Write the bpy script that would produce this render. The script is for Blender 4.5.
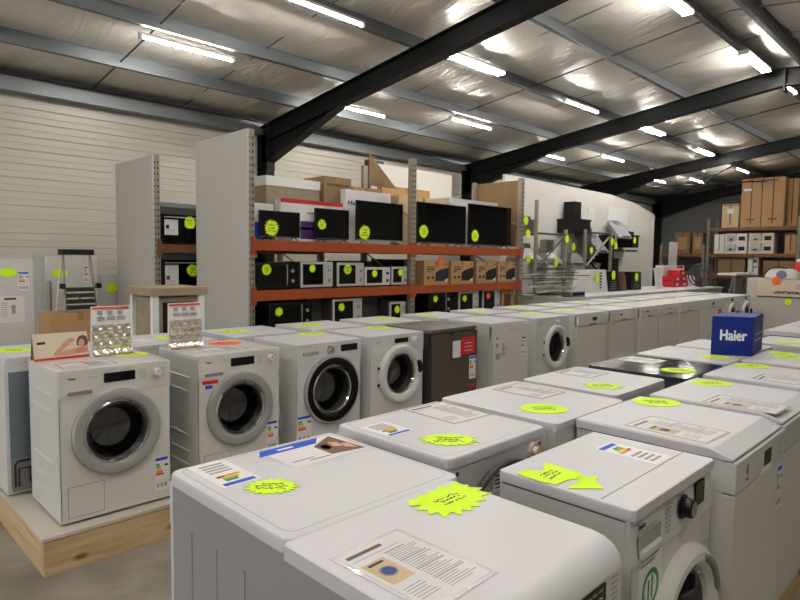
import bpy, bmesh, math, random
from mathutils import Matrix, Vector, noise
PI = math.pi
for o in list(bpy.data.objects): bpy.data.objects.remove(o)
S = bpy.context.scene
C = S.collection
random.seed(7)

# ------------------------------------------------------------------ camera
def make_camera(F=605.0, pitch=3.9, roll=0.7, yaw=45.0, h=1.71):
    p, r, a = (math.radians(v) for v in (pitch, roll, yaw))
    f = Vector((math.cos(a)*math.cos(p), math.sin(a)*math.cos(p), -math.sin(p)))
    ri = Vector((math.sin(a), -math.cos(a), 0)); up = ri.cross(f)
    r2 = math.cos(r)*ri + math.sin(r)*up; u2 = -math.sin(r)*ri + math.cos(r)*up
    cd = bpy.data.cameras.new('camera'); cam = bpy.data.objects.new('camera', cd); C.objects.link(cam)
    m = Matrix((r2, u2, -f)).transposed().to_4x4(); m.translation = Vector((0, 0, h))
    cam.matrix_world = m
    cd.sensor_width = 36; cd.lens = F/800*36; cd.clip_start = .05; cd.clip_end = 200
    S.camera = cam
make_camera()
w = bpy.data.worlds.new('world'); S.world = w; w.use_nodes = True
w.node_tree.nodes['Background'].inputs[0].default_value = (.8, .88, 1, 1)
w.node_tree.nodes['Background'].inputs[1].default_value = .3
TUBE_STRENGTH = 135.0
# added fill light behind the camera, standing in for daylight; no door is built
ld = bpy.data.lights.new('added_area_fill', 'AREA'); ld.shape = 'RECTANGLE'; ld.size = 4.0; ld.size_y = 3.2
ld.energy = 130; ld.color = (.95, .97, 1)
lo = bpy.data.objects.new('added_area_fill', ld); C.objects.link(lo)
lo.location = (-5.75, 5.0, 1.9); lo.rotation_euler = (0, -PI/2, 0)
S.view_settings.view_transform = 'Standard'; S.view_settings.look = 'None'
S.view_settings.gamma = 1; S.view_settings.use_curve_mapping = False
S.view_settings.exposure = 0.40

# ------------------------------------------------------------------ materials
MATS = {}
def lin(c):
    return tuple((v/12.92 if v <= .04045 else ((v+.055)/1.055)**2.4) for v in c)
def mat(name, rgb, rough=.5, metal=0, bump=0, bscale=40, var=0, vscale=6, coat=0, spec=.5, emit=0, stretch=(1, 1, 1)):
    if name in MATS: return MATS[name]
    m = bpy.data.materials.new(name); m.use_nodes = True; nt = m.node_tree; N = nt.nodes; L = nt.links
    b = N['Principled BSDF']; c = (*lin([v/255 for v in rgb]), 1)
    b.inputs['Base Color'].default_value = c; b.inputs['Roughness'].default_value = rough
    b.inputs['Metallic'].default_value = metal; b.inputs['Coat Weight'].default_value = coat
    b.inputs['Specular IOR Level'].default_value = spec
    if emit:
        b.inputs['Emission Color'].default_value = c; b.inputs['Emission Strength'].default_value = emit
    if var or bump:
        tc = N.new('ShaderNodeTexCoord'); mp = N.new('ShaderNodeMapping'); mp.inputs['Scale'].default_value = stretch
        L.new(tc.outputs['Object'], mp.inputs[0])
    if var:
        n = N.new('ShaderNodeTexNoise'); n.inputs['Scale'].default_value = vscale; n.inputs['Detail'].default_value = 5
        L.new(mp.outputs[0], n.inputs[0])
        r = N.new('ShaderNodeMapRange'); r.inputs[3].default_value = 1-var; r.inputs[4].default_value = 1+var
        L.new(n.outputs[0], r.inputs[0])
        mx = N.new('ShaderNodeMix'); mx.data_type = 'RGBA'; mx.blend_type = 'MULTIPLY'; mx.inputs[0].default_value = 1
        mx.inputs[6].default_value = c; L.new(r.outputs[0], mx.inputs[7]); L.new(mx.outputs[2], b.inputs['Base Color'])
    if bump:
        n2 = N.new('ShaderNodeTexNoise'); n2.inputs['Scale'].default_value = bscale; n2.inputs['Detail'].default_value = 4
        L.new(mp.outputs[0], n2.inputs[0])
        bp = N.new('ShaderNodeBump'); bp.inputs['Strength'].default_value = bump; bp.inputs['Distance'].default_value = .02
        L.new(n2.outputs[0], bp.inputs['Height']); L.new(bp.outputs[0], b.inputs['Normal'])
    MATS[name] = m; return m

WHITE = mat('white_enamel', (206, 205, 207), .3, coat=.25)
WHITE2 = mat('warm_white_enamel', (208, 205, 201), .32, coat=.2)
TOPW = mat('white_worktop_enamel', (203, 201, 206), .4)
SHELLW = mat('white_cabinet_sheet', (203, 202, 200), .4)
SHELLG = mat('shaded_cabinet_sheet', (146, 145, 146), .4)  # cabinet sheet darkened: shade on the two nearest washers put into the colour
PLASW = mat('white_plastic', (214, 212, 210), .38)
GREYP = mat('grey_plastic', (128, 128, 130), .45)
SILV = mat('silver_ring', (160, 159, 158), .42, metal=.2)
CHROME = mat('chrome', (215, 215, 218), .1, metal=1)
STEEL = mat('brushed_steel', (150, 148, 145), .33, metal=.9, bump=.05, bscale=60, stretch=(1, 1, 14))
INOX = mat('dark_inox_front', (101, 94, 85), .36, metal=.6)
DGREY = mat('dark_grey_metal', (64, 65, 68), .5)
BLACK = mat('black_plastic', (11, 11, 12), .4, spec=.35)
BGLOSS = mat('black_gloss', (5, 5, 6), .1, spec=.3)
SCREEN = mat('tv_screen', (5, 5, 7), .12, spec=.3)
HOB = mat('black_glass_top', (38, 38, 44), .13, coat=.5)
RUBBER = mat('grey_rubber_hose', (58, 60, 64), .6)
DRUM = mat('drum_steel', (150, 150, 152), .4, metal=.6)
SEAM = mat('seam_shadow_gap', (70, 70, 70), .7)
GALV = mat('galvanised_back_panel', (112, 122, 130), .5, metal=.3)
NEON = mat('neon_yellow_card', (214, 255, 20), .6)
NORANGE = mat('neon_orange_card', (255, 112, 32), .6)
INK = mat('black_ink', (22, 24, 26), .6)
GINK = mat('grey_print', (150, 148, 150), .6)
PAPER = mat('white_paper', (226, 224, 224), .35)
SLEEVE = mat('plastic_sleeve', (205, 202, 203), .12, bump=.25, bscale=30, coat=.5)
CREAM = mat('cream_paper', (216, 202, 182), .5)
RED = mat('red_print', (196, 30, 38), .5)
BLUE = mat('blue_print', (10, 78, 196), .6)
NAVY = mat('navy_print', (30, 44, 110), .5)
HBLUE = mat('navy_blue_carton', (4, 33, 122), .55, spec=.3)
GREEN = mat('green_print', (30, 130, 80), .5)
LGREEN = mat('leaf_green_print', (120, 180, 60), .5)
YEL = mat('yellow_print', (238, 205, 60), .5)
ORG = mat('orange_print', (238, 130, 50), .5)
SKIN = mat('skin_tone_print', (205, 150, 122), .5)
BROWN = mat('brown_print', (92, 60, 48), .5)
KRAFT = mat('brown_cardboard', (176, 138, 96), .8, var=.08, vscale=5)
KRAFTD = mat('dark_cardboard', (134, 110, 80), .8, var=.1, vscale=5)
KRAFTW = mat('pale_cardboard', (196, 172, 138), .8, var=.07, vscale=5)
FOAM = mat('white_polystyrene', (226, 225, 222), .7, bump=.2, bscale=120)
FILM = mat('shrink_wrap', (150, 136, 116), .22, bump=.5, bscale=12, var=.25, vscale=9)
TAPE = mat('packing_tape', (160, 125, 80), .25)
ORANGE = mat('orange_beam_paint', (158, 70, 24), .45, var=.12, vscale=3)
UPR = mat('zinc_upright', (150, 142, 126), .45, metal=.35, var=.1)
DUSTY = mat('chipboard_shelf', (150, 112, 76), .8, var=.12, vscale=10)
BEIGE = mat('pale_grey_board', (190, 186, 180), .55)
WOODP = mat('plywood_panel', (136, 108, 74), .7, var=.15, vscale=4, stretch=(3, 3, .5))
RAFT = mat('black_painted_steel', (15, 16, 18), .5, spec=.25)
PURL = mat('galvanised_purlin', (118, 122, 126), .42, metal=.5, var=.08, vscale=2)
PARTW = mat('white_partition_paint', (214, 211, 205), .6)
REDC = mat('red_carton', (190, 24, 32), .5)
TUBE = mat('fluorescent_tube', (255, 250, 242), .5, emit=TUBE_STRENGTH)
CLEAR = mat('tube_holder_white', (200, 200, 198), .4)

def glass_mat(name, tint, rough=.04):
    m = bpy.data.materials.new(name); m.use_nodes = True; nt = m.node_tree; N = nt.nodes; L = nt.links
    N.remove(N['Principled BSDF']); out = N['Material Output']
    t = N.new('ShaderNodeBsdfTransparent'); t.inputs[0].default_value = (*tint, 1)
    g = N.new('ShaderNodeBsdfGlossy'); g.inputs['Roughness'].default_value = rough
    fr = N.new('ShaderNodeFresnel'); fr.inputs[0].default_value = 2.1
    mx = N.new('ShaderNodeMixShader'); L.new(fr.outputs[0], mx.inputs[0]); L.new(t.outputs[0], mx.inputs[1]); L.new(g.outputs[0], mx.inputs[2])
    L.new(mx.outputs[0], out.inputs[0]); return m
DOORG = glass_mat('smoked_door_glass', (.6, .6, .62))
DOORD = glass_mat('dark_door_glass', (.5, .5, .51))

def foil_mat():
    m = bpy.data.materials.new('foil_insulation'); m.use_nodes = True; nt = m.node_tree; N = nt.nodes; L = nt.links
    b = N['Principled BSDF']; b.inputs['Base Color'].default_value = (.78, .75, .69, 1)
    b.inputs['Metallic'].default_value = .35; b.inputs['Roughness'].default_value = .33
    tc = N.new('ShaderNodeTexCoord'); mp = N.new('ShaderNodeMapping'); mp.inputs['Scale'].default_value = (2.2, .7, 1)
    mp.inputs['Rotation'].default_value = (0, 0, .5)
    L.new(tc.outputs['Object'], mp.inputs[0])
    n = N.new('ShaderNodeTexNoise'); n.inputs['Scale'].default_value = 2.2; n.inputs['Detail'].default_value = 6; n.inputs['Distortion'].default_value = 1.2
    L.new(mp.outputs[0], n.inputs[0])
    bp = N.new('ShaderNodeBump'); bp.inputs['Strength'].default_value = .7; bp.inputs['Distance'].default_value = .06
    L.new(n.outputs[0], bp.inputs['Height']); L.new(bp.outputs[0], b.inputs['Normal'])
    n2 = N.new('ShaderNodeTexNoise'); n2.inputs['Scale'].default_value = .9; n2.inputs['Detail'].default_value = 3; L.new(tc.outputs['Object'], n2.inputs[0])
    r = N.new('ShaderNodeMapRange'); r.inputs[3].default_value = .3; r.inputs[4].default_value = .5
    L.new(n2.outputs[0], r.inputs[0]); L.new(r.outputs[0], b.inputs['Roughness'])
    return m
FOIL = foil_mat()

def floor_mat():
    m = bpy.data.materials.new('worn_concrete'); m.use_nodes = True; nt = m.node_tree; N = nt.nodes; L = nt.links
    b = N['Principled BSDF']; b.inputs['Roughness'].default_value = .45
    tc = N.new('ShaderNodeTexCoord'); n = N.new('ShaderNodeTexNoise'); n.inputs['Scale'].default_value = 2.2; n.inputs['Detail'].default_value = 8; n.inputs['Distortion'].default_value = .6
    L.new(tc.outputs['Object'], n.inputs[0]); cr = N.new('ShaderNodeValToRGB')
    cr.color_ramp.elements[0].position = .3; cr.color_ramp.elements[0].color = (.15, .132, .105, 1)
    cr.color_ramp.elements[1].position = .7; cr.color_ramp.elements[1].color = (.34, .31, .26, 1)
    L.new(n.outputs[0], cr.inputs[0]); L.new(cr.outputs[0], b.inputs['Base Color'])
    bp = N.new('ShaderNodeBump'); bp.inputs['Strength'].default_value = .15; L.new(n.outputs[0], bp.inputs['Height']); L.new(bp.outputs[0], b.inputs['Normal'])
    return m
FLOOR = floor_mat()

def wood_mat():
    m = bpy.data.materials.new('knotty_pine'); m.use_nodes = True; nt = m.node_tree; N = nt.nodes; L = nt.links
    b = N['Principled BSDF']; b.inputs['Roughness'].default_value = .65
    tc = N.new('ShaderNodeTexCoord'); mp = N.new('ShaderNodeMapping'); mp.inputs['Scale'].default_value = (1, 1, 14)
    L.new(tc.outputs['Object'], mp.inputs[0])
    n = N.new('ShaderNodeTexNoise'); n.inputs['Scale'].default_value = 2; n.inputs['Detail'].default_value = 6; n.inputs['Distortion'].default_value = .8
    L.new(mp.outputs[0], n.inputs[0]); cr = N.new('ShaderNodeValToRGB')
    cr.color_ramp.elements[0].position = .25; cr.color_ramp.elements[0].color = (.42, .28, .13, 1)
    cr.color_ramp.elements[1].position = .65; cr.color_ramp.elements[1].color = (.60, .45, .26, 1)
    L.new(n.outputs[0], cr.inputs[0])
    mp2 = N.new('ShaderNodeMapping'); mp2.inputs['Scale'].default_value = (3.2, 3.2, 7); L.new(tc.outputs['Object'], mp2.inputs[0])
    v = N.new('ShaderNodeTexVoronoi'); v.inputs['Scale'].default_value = 1; L.new(mp2.outputs[0], v.inputs[0])
    r = N.new('ShaderNodeMapRange'); r.inputs[1].default_value = .06; r.inputs[2].default_value = .16; L.new(v.outputs[0], r.inputs[0])
    mx = N.new('ShaderNodeMix'); mx.data_type = 'RGBA'; L.new(r.outputs[0], mx.inputs[0]); mx.inputs[6].default_value = (.17, .08, .03, 1)
    L.new(cr.outputs[0], mx.inputs[7]); L.new(mx.outputs[2], b.inputs['Base Color']); return m
PINE = wood_mat()
SIDING = mat('cream_steel_siding', (190, 185, 172), .33, var=.05, vscale=1.2)
SIDINGG = mat('grey_steel_siding', (122, 122, 120), .45)
PEARL = mat('pearled_drum_steel', (222, 214, 202), .2, metal=.9)

# ------------------------------------------------------------------ mesh builder
class MB:
    def __init__(s): s.v = []; s.f = []; s.m = []; s.mats = []
    def mi(s, m):
        if m not in s.mats: s.mats.append(m)
        return s.mats.index(m)
    def add(s, vs, fs, m, M=None):
        k = len(s.v)
        s.v += [tuple(M @ Vector(p)) if M else tuple(p) for p in vs]
        mi = s.mi(m)
        for f in fs: s.f.append([i+k for i in f]); s.m.append(mi)
        return s
    def box(s, x0, x1, y0, y1, z0, z1, m, M=None):
        vs = [(x, y, z) for x in (x0, x1) for y in (y0, y1) for z in (z0, z1)]
        return s.add(vs, [(0, 1, 3, 2), (4, 6, 7, 5), (0, 4, 5, 1), (2, 3, 7, 6), (0, 2, 6, 4), (1, 5, 7, 3)], m, M)
    def loft(s, loops, m, M=None, cap0=True, cap1=True):
        n = len(loops[0]); vs = [p for l in loops for p in l]; fs = []
        for i in range(len(loops)-1):
            for j in range(n):
                a = i*n+j; b = i*n+(j+1) % n; fs.append((a, b, b+n, a+n))
        if cap0: fs.append(tuple(reversed(range(n))))
        if cap1: fs.append(tuple(range((len(loops)-1)*n, len(loops)*n)))
        return s.add(vs, fs, m, M)
    def rslab(s, w, d, z0, z1, r, e, m, M=None, cx=0, cy=0, both=False):
        """rounded-corner slab in XY with a rounded top edge e"""
        L = []
        if both: L += [(z0, e), (z0+e*.3, e*.3), (z0+e, 0)]
        else: L += [(z0, 0)]
        L += [(z1-e, 0), (z1-e*.3, e*.3), (z1, e)]
        loops = []
        for z, i in L:
            loops.append([(cx+x, cy+y, z) for x, y in rrect(w-2*i, d-2*i, max(r-i, .001))])
        return s.loft(loops, m, M)
    def yslab(s, w, h, y_back, y_front, r, e, m, cx=0, cz=0, M=None):
        """rounded-corner slab in XZ that comes forward to y_front (towards -Y)"""
        loops = [[(cx+x, y, cz+z) for x, z in rrect(w-2*i, h-2*i, max(r-i, .0008))]
                 for y, i in ((y_back, 0), (y_front+e, 0), (y_front+e*.3, e*.3), (y_front, e))]
        return s.loft(loops, m, M)
    def lathe(s, prof, m, n=40, M=None):
        """profile of (r, y) turned about the Y axis, seen from -Y"""
        vs = []; fs = []; k = len(prof)
        for r, y in prof:
            for j in range(n):
                a = 2*PI*j/n; vs.append((r*math.cos(a), y, r*math.sin(a)))
        for i in range(k-1):
            for j in range(n):
                a = i*n+j; b = i*n+(j+1) % n; fs.append((a, a+n, b+n, b))
        return s.add(vs, fs, m, M)
    def disc(s, r, y, m, n=40, M=None):
        return s.add([(r*math.cos(2*PI*j/n), y, r*math.sin(2*PI*j/n)) for j in range(n)], [tuple(range(n))], m, M)
    def tube(s, pts, r, m, n=8, M=None):
        pts = [Vector(p) for p in pts]; loops = []
        for i, p in enumerate(pts):
            t = (pts[min(i+1, len(pts)-1)]-pts[max(i-1, 0)]).normalized()
            a = Vector((0, 0, 1)) if abs(t.z) < .9 else Vector((1, 0, 0))
            u = t.cross(a).normalized(); v = t.cross(u)
            rr = r[i] if isinstance(r, (list, tuple)) else r
            loops.append([tuple(p+rr*(math.cos(2*PI*j/n)*u+math.sin(2*PI*j/n)*v)) for j in range(n)])
        return s.loft(loops, m, M)
    def poly(s, pts, y, t, m, M=None):
        """outline of (x, z) made a plate from y to y-t"""
        return s.loft([[(x, y, z) for x, z in pts], [(x, y-t, z) for x, z in pts]], m, M)
    def zpoly(s, pts, z, t, m, M=None):
        return s.loft([[(x, y, z) for x, y in pts], [(x, y, z+t) for x, y in pts]], m, M)
    def build(s, name, parent=None, label=None, loc=None, ang=32):
        me = bpy.data.meshes.new(name); me.from_pydata(s.v, [], s.f)
        for m in s.mats: me.materials.append(m)
        me.polygons.foreach_set('material_index', s.m)
        bm = bmesh.new(); bm.from_mesh(me); bmesh.ops.recalc_face_normals(bm, faces=bm.faces); bm.to_mesh(me); bm.free()
        me.polygons.foreach_set('use_smooth', [True]*len(me.polygons)); me.set_sharp_from_angle(angle=math.radians(ang))
        me.update()
        o = bpy.data.objects.new(name, me); C.objects.link(o)
        if parent: o.parent = parent
        if label: o['label'] = label
        if loc: o.location = loc
        if len(me.polygons) < 4000:
            wn = o.modifiers.new('weighted_normals', 'WEIGHTED_NORMAL'); wn.keep_sharp = True; wn.weight = 80
        return o

def rrect(w, h, r, n=4):
    r = min(r, w/2-1e-4, h/2-1e-4); P = []
    for cx, cy, a0 in ((w/2-r, h/2-r, 0), (-w/2+r, h/2-r, PI/2), (-w/2+r, -h/2+r, PI), (w/2-r, -h/2+r, 1.5*PI)):
        for k in range(n+1):
            a = a0+PI/2*k/n; P.append((cx+r*math.cos(a), cy+r*math.sin(a)))
    return P
def tag(o, label, cat, group=None):
    o['label'] = label; o['category'] = cat
    if group: o['group'] = group
    return o
def thing(name, label, cat, loc=(0, 0, 0), rz=0, group=None):
    o = bpy.data.objects.new(name, None); C.objects.link(o); o.location = loc; o.rotation_euler = (0, 0, rz)
    o.empty_display_size = .1
    return tag(o, label, cat, group)
def struct(o): o['kind'] = 'structure'; return o
def kids(o): return [c for c in bpy.data.objects if c.parent == o]
def dup(root, loc, rz=None, label=None, group=None):
    def cp(o, par):
        c = o.copy(); C.objects.link(c); c.parent = par
        for k in kids(o): cp(k, c)
        return c
    r = cp(root, None); r.location = loc
    if rz is not None: r.rotation_euler = (0, 0, rz)
    if label: r['label'] = label
    if group: r['group'] = group
    return r
_tc = {}
def text_shape(txt):
    """outline of a word as a mesh, 1 unit high letters, baseline at 0, centred in x"""
    if txt in _tc: return _tc[txt]
    cu = bpy.data.curves.new('t', 'FONT'); cu.body = txt; cu.size = 1; cu.align_x = 'LEFT'; cu.resolution_u = 3
    o = bpy.data.objects.new('t', cu); C.objects.link(o); bpy.context.view_layer.update()
    dg = bpy.context.evaluated_depsgraph_get(); me = bpy.data.meshes.new_from_object(o.evaluated_get(dg))
    vs = [tuple(v.co) for v in me.vertices]; fs = [tuple(p.vertices) for p in me.polygons]
    bpy.data.objects.remove(o); bpy.data.curves.remove(cu); bpy.data.meshes.remove(me)
    _tc[txt] = (vs, fs); return _tc[txt]
def text(mb, txt, x, y, z, h, m, bold=0, width=None):
    """writes towards -Y with its left end at x, baseline z"""
    vs, fs = text_shape(txt); mx = max(v[0] for v in vs) or 1
    sx = (width/mx) if width else h*1.4
    offs = [(0, 0)] if not bold else [(-bold, 0), (bold, 0), (0, bold), (0, -bold)]
    for i, (dx, dz) in enumerate(offs):
        mb.add([(x+v[0]*sx+dx, y-.0002*i, z+v[1]*h*1.4+dz) for v in vs], fs, m)
def ztext(mb, txt, x, y, z, h, m, rot=0):
    vs, fs = text_shape(txt); c, s_ = math.cos(rot), math.sin(rot)
    mb.add([(x+(v[0]*c-v[1]*s_)*h*1.4, y+(v[0]*s_+v[1]*c)*h*1.4, z) for v in vs], fs, m)

# ------------------------------------------------------------------ small printed things
def scribble(mb, cx, cy, w, h, lines, m, th=.0022, seed=1, flat=True, lev=.0016):
    """wavy pen strokes in rows"""
    rd = random.Random(seed)
    for i in range(lines):
        yy = cy+h*(.5-(i+.5)/lines); n = int(10+w*110); lw = w*rd.uniform(.65, 1); x0 = cx-lw/2
        pts = [(x0+lw*k/n, yy+rd.uniform(-1, 1)*h/lines*.36) for k in range(n+1)]
        for k in range(n):
            if rd.random() < .14: continue
            (xa, ya), (xb, yb) = pts[k], pts[k+1]; d = math.hypot(xb-xa, yb-ya) or 1; ox, oy = -(yb-ya)/d*th/2, (xb-xa)/d*th/2
            q = [(xa-ox, ya-oy), (xb-ox, yb-oy), (xb+ox, yb+oy), (xa+ox, ya+oy)]
            mb.add([(a, b, lev) if flat else (a, -lev, b) for a, b in q], [(0, 1, 2, 3)], m)
def star_pts(r, n=18, inner=.74, sy=1, seed=0):
    rd = random.Random(seed); P = []
    for i in range(2*n):
        a = PI*i/n+rd.uniform(-.03, .03); q = r*(rd.uniform(.9, 1.06) if i % 2 == 0 else inner*rd.uniform(.94, 1.05))
        P.append((q*math.cos(a), q*sy*math.sin(a)))
    return P
def oval_pts(r, sy=1, n=28): return [(r*math.cos(2*PI*i/n), r*sy*math.sin(2*PI*i/n)) for i in range(n)]
TAGN = 0
def price_tag(desc, loc, r, shape='burst', col=NEON, flat=True, rz=0, sy=.72, face=0, pen=True, pts=None, group=None, fs=1.1):
    """neon card; flat ones lie on a top, the others face -Y on a front"""
    global TAGN; TAGN += 1
    cname = 'orange' if col is NORANGE else 'yellow'
    sh = {'burst': 'starburst', 'oval': 'oval', 'arrow': 'arrow-shaped'}[shape]
    t = thing('price_tag', 'neon %s %s price tag %s' % (cname, sh, desc), 'price tag', loc, rz, group or 'neon price tags')
    P = pts or (star_pts(r, sy=sy if flat else 1, seed=TAGN) if shape == 'burst' else oval_pts(r, sy if flat else fs))
    b = MB()
    if flat: b.zpoly(P, .0005, .0012, col)
    else: b.poly(P, 0, .0015, col)
    b.build('card', t)
    if pen:
        b = MB(); big = r > .06
        scribble(b, 0, 0, r*1.15, r*(.8 if flat else 1)*(sy if flat else 1), 3, INK, r*.045, TAGN, flat, .0022)
        b.build('handwriting', t)
    return t
def energy_label(parent, cx, y, cz, w=.09, h=.2, kind=0):
    b = MB(); b.box(cx-w/2, cx+w/2, y-.0006, y, cz-h/2, cz+h/2, PAPER)
    yy = y-.0012
    def r(x0, x1, z0, z1, m): b.box(cx+(x0-.5)*w, cx+(x1-.5)*w, yy, y-.0006, cz+(z0-.5)*h, cz+(z1-.5)*h, m)
    r(.05, .95, .88, .97, BLUE)
    cols = [GREEN, LGREEN, YEL, ORG, RED]
    for i, m in enumerate(cols): r(.08, .34+.07*i, .74-.07*i, .795-.07*i, m)
    r(.72, .95, .7, .76, INK); r(.1, .9, .3, .305, GINK)
    for i in range(3): r(.12+.28*i, .3+.28*i, .1, .22, GINK)
    return b.build('energy_label', parent)
def top_label(parent, cx, cy, z, w=.2, d=.16, rot=0):
    """energy sticker lying on a worktop"""
    M = Matrix.Translation((cx, cy, z)) @ Matrix.Rotation(rot, 4, 'Z'); b = MB(); e = .0006
    b.box(-w/2, w/2, -d/2, d/2, 0, e, PAPER, M)
    for i, m in enumerate([GREEN, LGREEN, YEL, ORG]): b.box(-.3*w+i*.012, -.3*w+i*.012+.014, -.1*d-.008*i, .22*d, e, 2*e, m, M)
    b.box(-.45*w, -.36*w, -.4*d, .4*d, e, 2*e, BLUE, M); b.box(-.14*w, -.09*w, .1*d, .3*d, e, 2*e, INK, M)
    for i in range(4): b.box(.05*w+i*.1*w, .1*w+i*.1*w, -.3*d, .3*d, e, 2*e, GINK, M)
    return b.build('energy_sticker', parent)
def info_sheet(desc, loc, w=.21, d=.29, rz=0, pic=None, head=INK, seed=0):
    t = thing('info_sheet', 'A4 info sheet in a clear sleeve '+desc, 'info sheet', loc, rz, 'info sheets in clear sleeves')
    b = MB(); b.box(-w/2-.01, w/2+.01, -d/2-.01, d/2+.01, .0003, .0008, SLEEVE); b.build('sleeve', t)
    b = MB(); b.box(-w/2, w/2, -d/2, d/2, .0008, .0011, mat('sheet_page', (206, 204, 207), .35)); e = .0011
    b.build('page', t)
    b = MB(); rd = random.Random(seed)
    b.box(-w*.44, w*.1, d*.40, d*.445, e, e+.0003, head)
    b.box(-w*.44, w*.3, d*.34, d*.348, e, e+.0003, GINK)
    for k in range(24):
        yy = d*(.28-k*.03); l = w*rd.uniform(.3, .5)
        b.box(-w*.02, -w*.02+l, yy, yy+d*.010 if k % 6 else yy+d*.018, e, e+.0003, GINK)
    for k in range(6): b.box(-w*.44, -w*.44+w*rd.uniform(.25, .36), -d*(.2+.035*k), -d*(.2+.035*k)+d*.01, e, e+.0003, GINK)
    b.build('printed_lines', t)
    if pic != 'none':
        b = MB(); b.box(-w*.44, -w*.1, -d*.1, d*.26, e, e+.0003, KRAFTW)
        b.zpoly([(-w*.27+x, d*.07+y) for x, y in oval_pts(w*.11)], e+.0004, .0003, GREYP)
        b.zpoly([(-w*.27+x, d*.07+y) for x, y in oval_pts(w*.085)], e+.0008, .0003, NAVY)
        b.box(-w*.38, -w*.16, d*.2, d*.23, e+.0003, e+.0006, INK); b.build('printed_picture', t)
    return t

# ------------------------------------------------------------------ setting
BX0, BX1, YW, YR, YA = -6.0, 24.5, 10.15, -4.35, 2.9
ZE, SL = 4.12, .137           # rafter top at the wall, roof slope
def zr(y): return ZE+SL*(10-max(y, 2*YA-y))
b = MB(); b.box(BX0, BX1+.3, YR, YW+.2, -.1, 0, FLOOR); struct(b.build('floor'))
def siding(name, axis, pos, a0, a1, ztop, m, out):
    """horizontally ribbed sheet; ztop(a) is the top edge"""
    b = MB(); prof = []; z = 0; k = 0; pitch = .2
    while z < 5.3:
        prof += [(z, 0), (z+.012, .012), (z+.022, .0), (z+.1, 0), (z+.106, .006), (z+.112, 0)]; z += pitch
    vs = []; fs = []; n = len(prof); na = 24
    for i in range(na+1):
        a = a0+(a1-a0)*i/na; zt = ztop(a)
        for (zz, d) in prof:
            q = min(zz, zt); p = pos+out*d
            vs.append((a, p, q) if axis == 'x' else (p, a, q))
    for i in range(na):
        for j in range(n-1):
            if min(prof[j][0], 9) < max(ztop(a0+(a1-a0)*i/na), ztop(a0+(a1-a0)*(i+1)/na)):
                fs.append((i*n+j, (i+1)*n+j, (i+1)*n+j+1, i*n+j+1))
    b.add(vs, fs, m)
    if axis == 'x': b.box(a0, a1, *sorted((pos+out*.02, pos+out*.15)), 0, ztop(a0), m)
    else: b.box(*sorted((pos+out*.02, pos+out*.15)), a0, a1, 0, min(ztop(a0), ztop(a1)), m)
    return struct(b.build(name, ang=15))
siding('wall_left', 'x', YW, BX0, BX1, lambda a: ZE+.25, SIDING, 1)
siding('wall_right', 'x', YR, BX0, BX1, lambda a: ZE+.25, SIDING, -1)
siding('wall_far', 'y', BX1, YR, YW, lambda a: zr(a)+.25, SIDINGG, 1)
siding('wall_near', 'y', BX0, YR, YW, lambda a: zr(a)+.25, SIDING, -1)
# ceiling: foil insulation sagging between purlins
PY = [10.1, 8.82, 7.52, 6.08, 4.62, 3.2]; PY2 = [2*YA-y for y in PY]
allp = sorted(PY+PY2)
def ceil_mesh():
    vs = []; fs = []; xs = [BX0+(BX1+.15-BX0)*i/244 for i in range(245)]; ys = []
    for a, c in zip(allp, allp[1:]):
        for k in range(7): ys.append((a+(c-a)*k/7, k/7))
    ys.append((allp[-1], 0)); ys = [(YR-.15, 0)]+ys+[(YW+.15, 0)]
    for x in xs:
        sx = abs(((x-.3) % 1.5)/1.5-.5)*2
        for y, t in ys:
            sag = .075*math.sin(PI*t)*(.55+.45*(1-sx**3))
            wr = noise.noise(Vector((x*1.9, y*.9+x*.7, 0)))*.035+noise.noise(Vector((x*5+y*2, y*1.6-x, 3)))*.012
            vs.append((x, y, zr(y)+.2-sag+wr*(1 if 0 < t < 1 else .2)))
    n = len(ys)
    for i in range(len(xs)-1):
        for j in range(n-1): fs.append((i*n+j, (i+1)*n+j, (i+1)*n+j+1, i*n+j+1))
    return MB().add(vs, fs, FOIL)
struct(ceil_mesh().build('ceiling', ang=60))
b = MB(); b.add([(BX0-.2, YR-.2, zr(YR)+.33), (BX1+.3, YR-.2, zr(YR)+.33), (BX1+.3, YA, zr(YA)+.33), (BX0-.2, YA, zr(YA)+.33), (BX0-.2, YW+.2, zr(YW)+.33), (BX1+.3, YW+.2, zr(YW)+.33)], [(0, 1, 2, 3), (3, 2, 5, 4)], DGREY)
struct(b.build('roof_sheet'))
# purlins: Z sections running the length of the hall
n_ = 0
for y in PY[1:]+PY2[1:]:
    b = MB(); z = zr(y)+.005; s_ = -1 if y > YA else 1
    b.box(BX0, BX1, y-.006, y+.006, z, z+.19, PURL); b.box(BX0, BX1, min(y, y+.07*s_), max(y, y+.07*s_), z, z+.008, PURL)
    b.box(BX0, BX1, min(y, y-.07*s_), max(y, y-.07*s_), z+.18, z+.188, PURL)
    n_ += 1; struct(b.build('trim_%d' % n_))
for y0 in (YW-.16, YR+.16):   # eaves beams
    b = MB(); b.box(BX0, BX1, y0-.1, y0+.1, 3.98, 4.0, PURL); b.box(BX0, BX1, y0-.02, y0+.02, 4.0, 4.2, PURL); b.box(BX0, BX1, y0-.1, y0+.1, 4.2, 4.215, DGREY)
    n_ += 1; struct(b.build('trim_%d' % n_))
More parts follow.
